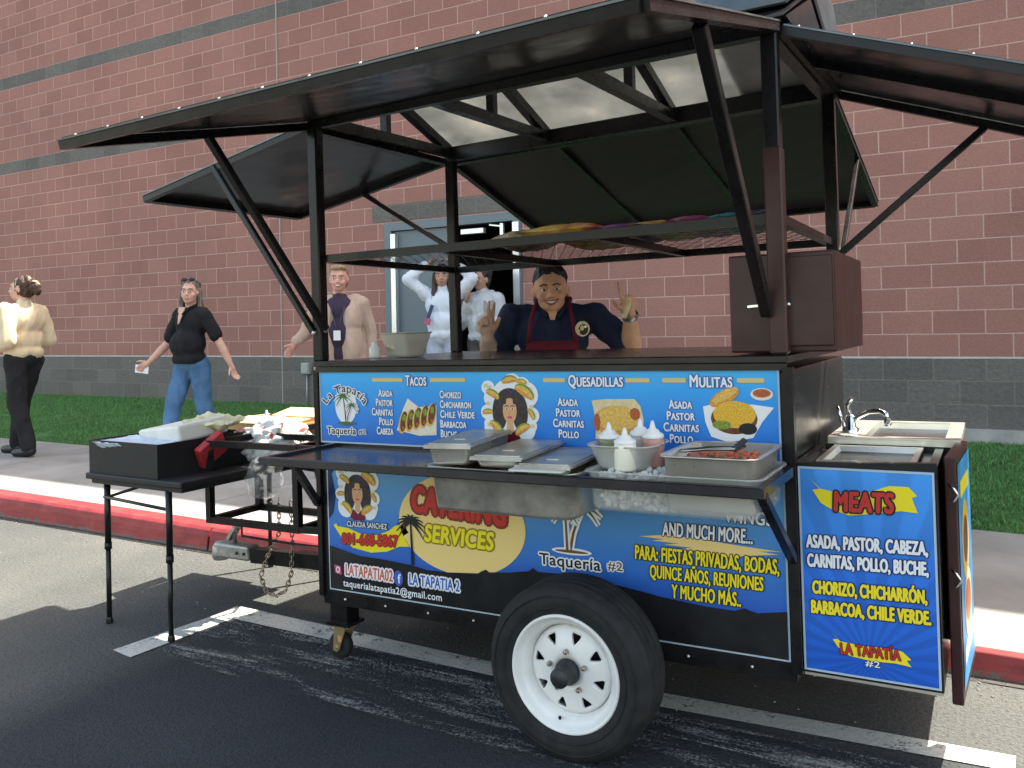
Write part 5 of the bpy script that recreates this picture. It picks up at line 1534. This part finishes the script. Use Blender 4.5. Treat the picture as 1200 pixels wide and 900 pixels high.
hp = [('e', P.hd((0, .035, 1.635)), (.088, .095, .092), P.HR), ('e', P.hd((0, .06, 1.55)), (.092, .07, .12), P.HR), ('c', P.hd((.075, .02, 1.60)), P.hd((.098, -.02, 1.40)), .030, .024), ('c', P.hd((-.075, .02, 1.60)), P.hd((-.092, -.01, 1.40)), .030, .024), ('c', P.hd((.05, .07, 1.55)), P.hd((.07, .07, 1.38)), .045, .035), ('c', P.hd((-.05, .07, 1.55)), P.hd((-.06, .07, 1.38)), .045, .035)]
blob('hair', hp, hair_mat('greying_hair', (.13, .10, .085)), P.root, .007, 3, .012, (34, 34, 8))
b = MB()
for sx in (-1, 1): b.ball(P.hd((sx * .035, -.055, 1.705)), (.030, .014, .02), 0, 2, P.HR); b.rod([P.hd((sx * .066, -.045, 1.70)), P.hd((sx * .092, .04, 1.66))], .003, 0, 6)
b.rod([P.hd((-.01, -.066, 1.707)), P.hd((.01, -.066, 1.707))], .003, 0, 6); b.build('sunglasses', mat('lens_dark', (.02, .02, .025), .1), P.root)
cm = P.root.matrix_basis.copy(); bpy.context.view_layer.update()
wp = P.root.matrix_world @ V((-.475, -.175, .865))
b = MB(); b.box((0, 0, 0), (.135, .003, .075)); o = b.build('card', mat('white_card_stock', (.80, .82, .84), .5)); o.location = wp; o.rotation_euler = (0, .12, .35); tag(o, 'small white card in the hand of the walking person in black', 'card')

# --- woman in beige cardigan behind the left corner post
yaw = facing(.55, -.83)
P = Person((-5.18, 5.98, .165), yaw, 'person in a long beige cardigan with a lanyard, half hidden by the cart post', skin_mat('skin_rosy', (.62, .33, .26)), 1.03, headyaw=.0)
P.head(1.04); P.torso(1.1, .05)
lsh, lel, lwr = V((.19, .02, 1.365)), V((.25, .06, 1.10)), V((.27, .0, .86)); rsh, rel, rwr = V((-.19, .02, 1.365)), V((-.30, .08, 1.12)), V((-.40, .06, 1.02))
P.arm(1, lsh, lel, lwr); P.arm(-1, rsh, rel, rwr); P.hand(lwr, (0, -.1, -1), (0, -1, 0), .4); P.hand(rwr, (-.5, -.1, -.6), (0, -.3, .8), .4)
P.legs(V((.09, .02, .9)), V((.1, .0, .48)), V((.1, .03, .09)), V((-.09, .02, .9)), V((-.1, .0, .48)), V((-.1, .03, .09))); P.finish(.008); P.face(smile=True, brow=(.3, .18, .1))
blob('dark_top', [('e', (0, .01, 1.29), (.165, .125, .16)), ('e', (0, -.02, 1.10), (.175, .16, .17)), ('c', (0, .02, 1.40), (0, .012, 1.425), .07, .066), ('e', (0, .0, .95), (.175, .14, .14))], mat('plum_cloth', (.035, .02, .045), .8), P.root, .010, 5, .008)
blob('trousers', [('e', (0, .02, .93), (.175, .13, .12)), ('c', (.09, .02, .9), (.1, .03, .08), .10, .07), ('c', (-.09, .02, .9), (-.1, .03, .08), .10, .07)], mat('dark_trousers', (.03, .03, .04), .8), P.root, .011, 4, .01)
card = [('c', (-.16, .025, 1.385), (.16, .025, 1.385), .072, .072), ('c', lsh, lel, .078, .07), ('c', lel, lwr, .068, .055), ('c', rsh, rel, .078, .068), ('c', rel, rsh.lerp(rwr, .93), .066, .055), ('e', (0, .06, 1.25), (.20, .13, .2)), ('e', (0, .06, 1.0), (.215, .14, .25)), ('e', (0, .05, .75), (.225, .15, .2))]
for sx in (-1, 1): card += [('e', (sx * .115, -.05, 1.22), (.085, .125, .17)), ('e', (sx * .115, -.05, 1.0), (.10, .15, .24)), ('e', (sx * .115, -.03, .78), (.12, .15, .2))]
blob('cardigan', card, mat('beige_knit', (.46, .33, .26), .92, 0, .15, (7, .12), (110, .5, .004), sheen=.3), P.root, .010, 5, .016, (8, 8, 3), [((0, 0, .66), (0, 0, -1))], 3)
b = MB(); b.rod([(-.07, .0, 1.44), (-.05, -.125, 1.30), (.0, -.185, 1.12), (.05, -.125, 1.30), (.07, .0, 1.44)], .006, 0, 6); b.box((0, -.188, 1.09), (.06, .004, .085), 1); b.build('lanyard', [mat('ribbon', (.05, .05, .09), .6), mat('badge', (.7, .7, .7), .4)], P.root)
blob('hair', [('e', P.hd((0, -.015, 1.685)), (.070, .075, .035), P.HR), ('e', P.hd((0, .04, 1.64)), (.085, .09, .088), P.HR), ('e', P.hd((0, .06, 1.58)), (.086, .065, .09), P.HR)], hair_mat('light_hair', (.30, .20, .12)), P.root, .007, 3, .010, (30, 30, 12))
for sx in (-1, 1):
    pr = []; foot(pr, V((sx * .1, .03, .09)), (0, -1, 0)); blob('shoe', pr, mat('shoe_dark', (.03, .03, .03), .6), P.root, .009, 4)

# --- two people in the doorway
def hooded(loc, yaw, label, h, skin, cloth, pose, hair_c, hood_up=False, legs_c=(.50, .52, .56)):
    P = Person(loc, yaw, label, skin, h, headyaw=.15 if pose == 'up' else -.5)
    P.head(); P.torso(1.0, .02)
    if pose == 'up':
        A = [(V((.18, .02, 1.40)), V((.36, -.06, 1.56)), V((.13, -.03, 1.73))), (V((-.18, .02, 1.40)), V((-.36, -.06, 1.56)), V((-.13, -.03, 1.73)))]
    else:
        A = [(V((.18, .02, 1.37)), V((.25, .03, 1.10)), V((.13, -.20, 1.12))), (V((-.18, .02, 1.37)), V((-.25, .03, 1.10)), V((-.12, -.18, 1.35)))]
    for sx, (a_, b_, c_) in zip((1, -1), A):
        P.arm(sx, a_, b_, c_); P.hand(c_, (c_ - b_) + V((-sx * .1, 0, 0)), (0, -1, 0), .5)
    P.legs(V((.09, .02, .9)), V((.1, .0, .48)), V((.1, .03, .09)), V((-.09, .02, .9)), V((-.1, .0, .48)), V((-.1, .03, .09)))
    P.finish(.009); P.face()
    parts = [('e', (0, .02, 1.28), (.19, .135, .17)), ('e', (0, .0, 1.08), (.185, .14, .17)), ('e', (0, .0, .96), (.18, .14, .09)), ('c', (-.16, .025, 1.385), (.16, .025, 1.385), .068, .068), ('c', (0, .03, 1.40), (0, .02, 1.45), .08, .075), ('e', (0, .10, 1.42), (.12, .06, .08))]
    for a_, b_, c_ in A: parts += [('c', a_, b_, .078, .07), ('c', b_, b_.lerp(c_, .9), .068, .05)]
    blob('hoodie', parts, cloth, P.root, .011, 6, .016, (8, 8, 4), [((0, 0, .90), (0, 0, -1))], 5)
    blob('trousers', [('e', (0, .02, .93), (.165, .125, .12)), ('c', (.09, .02, .9), (.1, .03, .08), .10, .07), ('c', (-.09, .02, .9), (-.1, .03, .08), .10, .07)], mat('pale_trousers_%d' % int(legs_c[0] * 100), legs_c, .8, 0, .2, (6, .2)), P.root, .011, 4, .012, (8, 8, 4))
    for sx in (-1, 1):
        pr = []; foot(pr, V((sx * .1, .03, .09)), (0, -1, 0)); blob('shoe', pr, mat('shoe_white', (.5, .5, .5), .6), P.root, .009, 4)
    return P
P = hooded((-5.16, 7.62, .305), facing(.35, -.93), 'person in a white hoodie with both hands raised to the head in the doorway', 1.0, skin_mat('skin_tan', (.45, .26, .18)), mat('white_fleece', (.66, .69, .76), .9, 0, .15, (5, .08)), 'up', (.05, .03, .02), legs_c=(.42, .46, .54))
hp = [('e', P.hd((0, .035, 1.635)), (.088, .095, .092), P.HR), ('c', P.hd((.07, .03, 1.60)), P.hd((.10, -.04, 1.33)), .036, .028), ('c', P.hd((-.07, .03, 1.60)), P.hd((-.10, -.04, 1.33)), .036, .028), ('e', P.hd((0, .07, 1.5)), (.09, .05, .14), P.HR)]
blob('hair', hp, hair_mat('dark_hair', (.05, .028, .018)), P.root, .009, 3, .012, (30, 30, 10))
b = MB(); b.box((-.10, -.145, 1.20), (.035, .02, .16), 0, Euler((.05, .35, 0)).to_matrix()); b.box((-.13, -.145, 1.10), (.06, .02, .07), 1, Euler((0, .3, 0)).to_matrix()); b.build('hoodie_print', [mat('print_navy_cloth', (.05, .07, .16), .8), mat('print_rose_cloth', (.45, .12, .18), .8)], P.root)
P = hooded((-4.80, 7.86, .305), facing(.2, -.98), 'person in a pale grey hoodie standing in the dark open doorway', .97, skin_mat('skin_olive', (.40, .23, .15)), mat('grey_fleece', (.50, .51, .54), .9, 0, .15, (5, .1)), 'rest', (.02, .015, .012), legs_c=(.08, .07, .07))
blob('hair', [('e', P.hd((0, .035, 1.635)), (.086, .093, .092), P.HR), ('e', P.hd((0, .10, 1.665)), (.05, .05, .05), P.HR), ('e', P.hd((0, .05, 1.57)), (.082, .065, .08), P.HR)], hair_mat('black_hair', (.015, .012, .011)), P.root, .009, 3, .010, (30, 30, 10))

# --- the cook behind the counter
cy = on_cart((-.80, 1.30, 0)); cy.z = 0
yaw = facing(.42, -.90)
P = Person(cy, yaw, 'smiling person in a navy polo and maroon apron behind the counter, one finger raised', skin_mat('skin_brown', (.66, .37, .24)), 1.0, headyaw=.02, tilt=-.06)
P.HM = Matrix.Translation((0, -.055, -.066)) @ P.HM      # leaning towards the counter
P.head(1.15); P.torso(1.10, .05, 1.05)
lsh, lel, lwr = V((.215, .02, 1.385)), V((.40, -.02, 1.205)), V((.385, -.16, 1.385)); rsh, rel, rwr = V((-.215, .02, 1.385)), V((-.33, .0, 1.14)), V((-.32, -.20, 1.29))
P.arm(1, lsh, lel, lwr, (.060, .052, .036)); P.arm(-1, rsh, rel, rwr, (.060, .052, .034))
P.hand(lwr, (-.12, -.10, 1), (-.9, -.35, 0), 1.15, (.05, 1.35, 1.4, 1.4), 1.08, .05, (-.75, -.5, .5))
P.legs(V((.10, .02, .9)), V((.11, .0, .48)), V((.11, .03, .09)), V((-.10, .02, .9)), V((-.11, .0, .48)), V((-.11, .03, .09)))
P.hand(rwr, (-.02, -.22, 1), (.9, .35, 0), .9, (.06, .12, 1.3, 1.3), 1.1, .10, (.5, -.5, .7))
P.finish(.0055, 4); P.face(smile=True, lip=(.30, .08, .06), brow=(.02, .012, .01))
navy = mat('navy_cloth', (.016, .022, .055), .78, 0, .3, (7, .25), (120, .2, .002))
blob('polo_shirt', [('e', (0, .015, 1.29), (.192, .150, .17)), ('e', (0, -.03, 1.10), (.208, .185, .17)), ('e', (0, -.01, .98), (.21, .175, .1)), ('c', (-.165, .02, 1.388), (.165, .02, 1.388), .070, .070), ('e', lsh, (.082, .085, .078)), ('e', rsh, (.082, .085, .078)), ('c', lsh, lsh.lerp(lel, .80), .079, .074), ('c', rsh, rsh.lerp(rel, .85), .079, .072), ('c', (0, .03, 1.41), (0, .028, 1.44), .074, .07)], navy, P.root, .0075, 5, .013, (8, 8, 4), [((0, 0, .92), (0, 0, -1))], 9)
blob('trousers', [('e', (0, .02, .93), (.20, .15, .12)), ('c', (.10, .02, .9), (.11, .03, .08), .11, .075), ('c', (-.10, .02, .9), (-.11, .03, .08), .11, .075)], mat('dark_trousers', (.03, .03, .04), .8), P.root, .012, 4, .01)
for sx in (-1, 1):
    pr = []; foot(pr, V((sx * .11, .03, .09)), (0, -1, 0)); blob('shoe', pr, mat('shoe_dark', (.03, .03, .03), .6), P.root, .009, 4)
b = MB(); b.prism([(-.040, -.086, 1.468), (.040, -.086, 1.468), (.014, -.150, 1.372), (-.008, -.150, 1.372)], (0, -.008, 0)); b.build('neckline', P.skin, P.root)
b = MB(); b.rod([(-.085, .03, 1.478), (-.075, -.06, 1.452), (-.026, -.136, 1.385)], .018, 0, 8, .010); b.rod([(.085, .03, 1.478), (.075, -.06, 1.452), (.03, -.136, 1.385)], .018, 0, 8, .010); b.rod([(-.085, .03, 1.478), (0, .085, 1.488), (.085, .03, 1.478)], .016, 0, 8); b.build('collar', navy, P.root)
# apron: bib that follows the chest, with straps
maroon = mat('maroon_cloth', (.115, .012, .022), .8, 0, .25, (7, .25), (120, .2, .002))
me = bpy.data.meshes.new('apron')
vv, ff = [], []
nu, nz = 14, 16
for i in range(nz + 1):
    z = 1.268 - .63 * i / nz
    hw = .125 + .075 * min(1, i / 6) ** 1.3
    for j in range(nu + 1):
        u = j / nu * 2 - 1
        x = u * hw
        base = .165 if z > 1.18 else .165 + .05 * min(1, (1.18 - z) / .1)
        y = -base * math.sqrt(max(.05, 1 - (x / .27) ** 2)) - .022 + .004 * math.sin(x * 60 + z * 20)
        vv.append((x, y, z))
for i in range(nz):
    for j in range(nu):
        k = i * (nu + 1) + j; ff.append((k, k + 1, k + nu + 2, k + nu + 1))
me.from_pydata(vv, [], ff)
ap = link_mesh('apron', me, maroon, P.root, True); sd_ = ap.modifiers.new('thickness', 'SOLIDIFY'); sd_.thickness = .006
b = MB()
for sx in (-1, 1): b.rod([(sx * .118, -.172, 1.262), (sx * .112, -.170, 1.315), (sx * .098, -.135, 1.40), (sx * .078, -.05, 1.468), (sx * .07, .03, 1.485)], .011, 0, 8)
b.build('apron_strap', maroon, P.root)
# round chest emblem
a = Art(0, .001, lambda u, v_, off: V((.150 + u, -.172 - off + .35 * u, 1.325 + v_)))
a.oval((0, 0), .036, .038, ink('badge_cream', (.62, .52, .34), (120, .4)), 1); a.oval((.004, -.004), .024, .027, BLACK, 2, 18); a.oval((-.002, .004), .010, .013, GOLD, 3, 14); a.oval((.014, .010), .008, .006, WHITE, 3, 10); a.oval((-.020, -.012), .008, .010, GOLD, 3, 10)
a.build('chest_emblem', P.root)
blob('hair', [('e', P.hd((0, .034, 1.651)), (.091, .0945, .081), P.HR), ('e', P.hd((0, .066, 1.59)), (.088, .060, .075), P.HR)], hair_mat('black_hair', (.015, .012, .011)), P.root, .006, 3, .008, (40, 40, 20))
b = MB(); b.lathe([(.040, -.012), (.043, 0), (.040, .012)], lwr - V((0, 0, .0)), (lwr - lel), 20); b.ball(lwr + V((-.03, -.035, 0)), (.018, .012, .018), 0, 2); b.build('wristwatch', mat('watch_steel', (.35, .36, .40), .3, .8), P.root)
blob('plastic_glove', [q for q in P.body[-30:]] if False else [('c', rwr + V((0, .02, -.05)), rwr, .046, .040), ('e', rwr + V((-.0, -.012, .055)), (.052, .034, .062)), ('c', rwr + V((.022, -.02, .09)), rwr + V((.03, -.045, .175)), .016, .013), ('c', rwr + V((-.0, -.02, .09)), rwr + V((-.005, -.05, .18)), .016, .013), ('e', rwr + V((-.02, -.045, .085)), (.026, .026, .028))], clear_mat('glove_film', (.62, .52, .46), .38, .2), P.root, .007, 3, .012, (26, 26, 14))
bpy.context.view_layer.update()
wp = P.root.matrix_world @ V((.352, -.235, 1.425))
b = MB()
pts = []
for k in range(9):
    t_ = k / 8 * PI - PI / 2
    pts.append(V((.018 * math.cos(t_), 0, .048 * math.sin(t_))))
b.rod(pts, .012, 0, 10)
o = b.build('tortilla', mat('tortilla_cream', (.70, .58, .34), .7, 0, .2, (40, .2))); o.location = wp; o.rotation_euler = (0, .35, .3); tag(o, 'folded cream tortilla held in the raised hand of the cook', 'tortilla')
for o in list(bpy.data.objects):
    if o.users_collection == (): bpy.data.objects.remove(o)
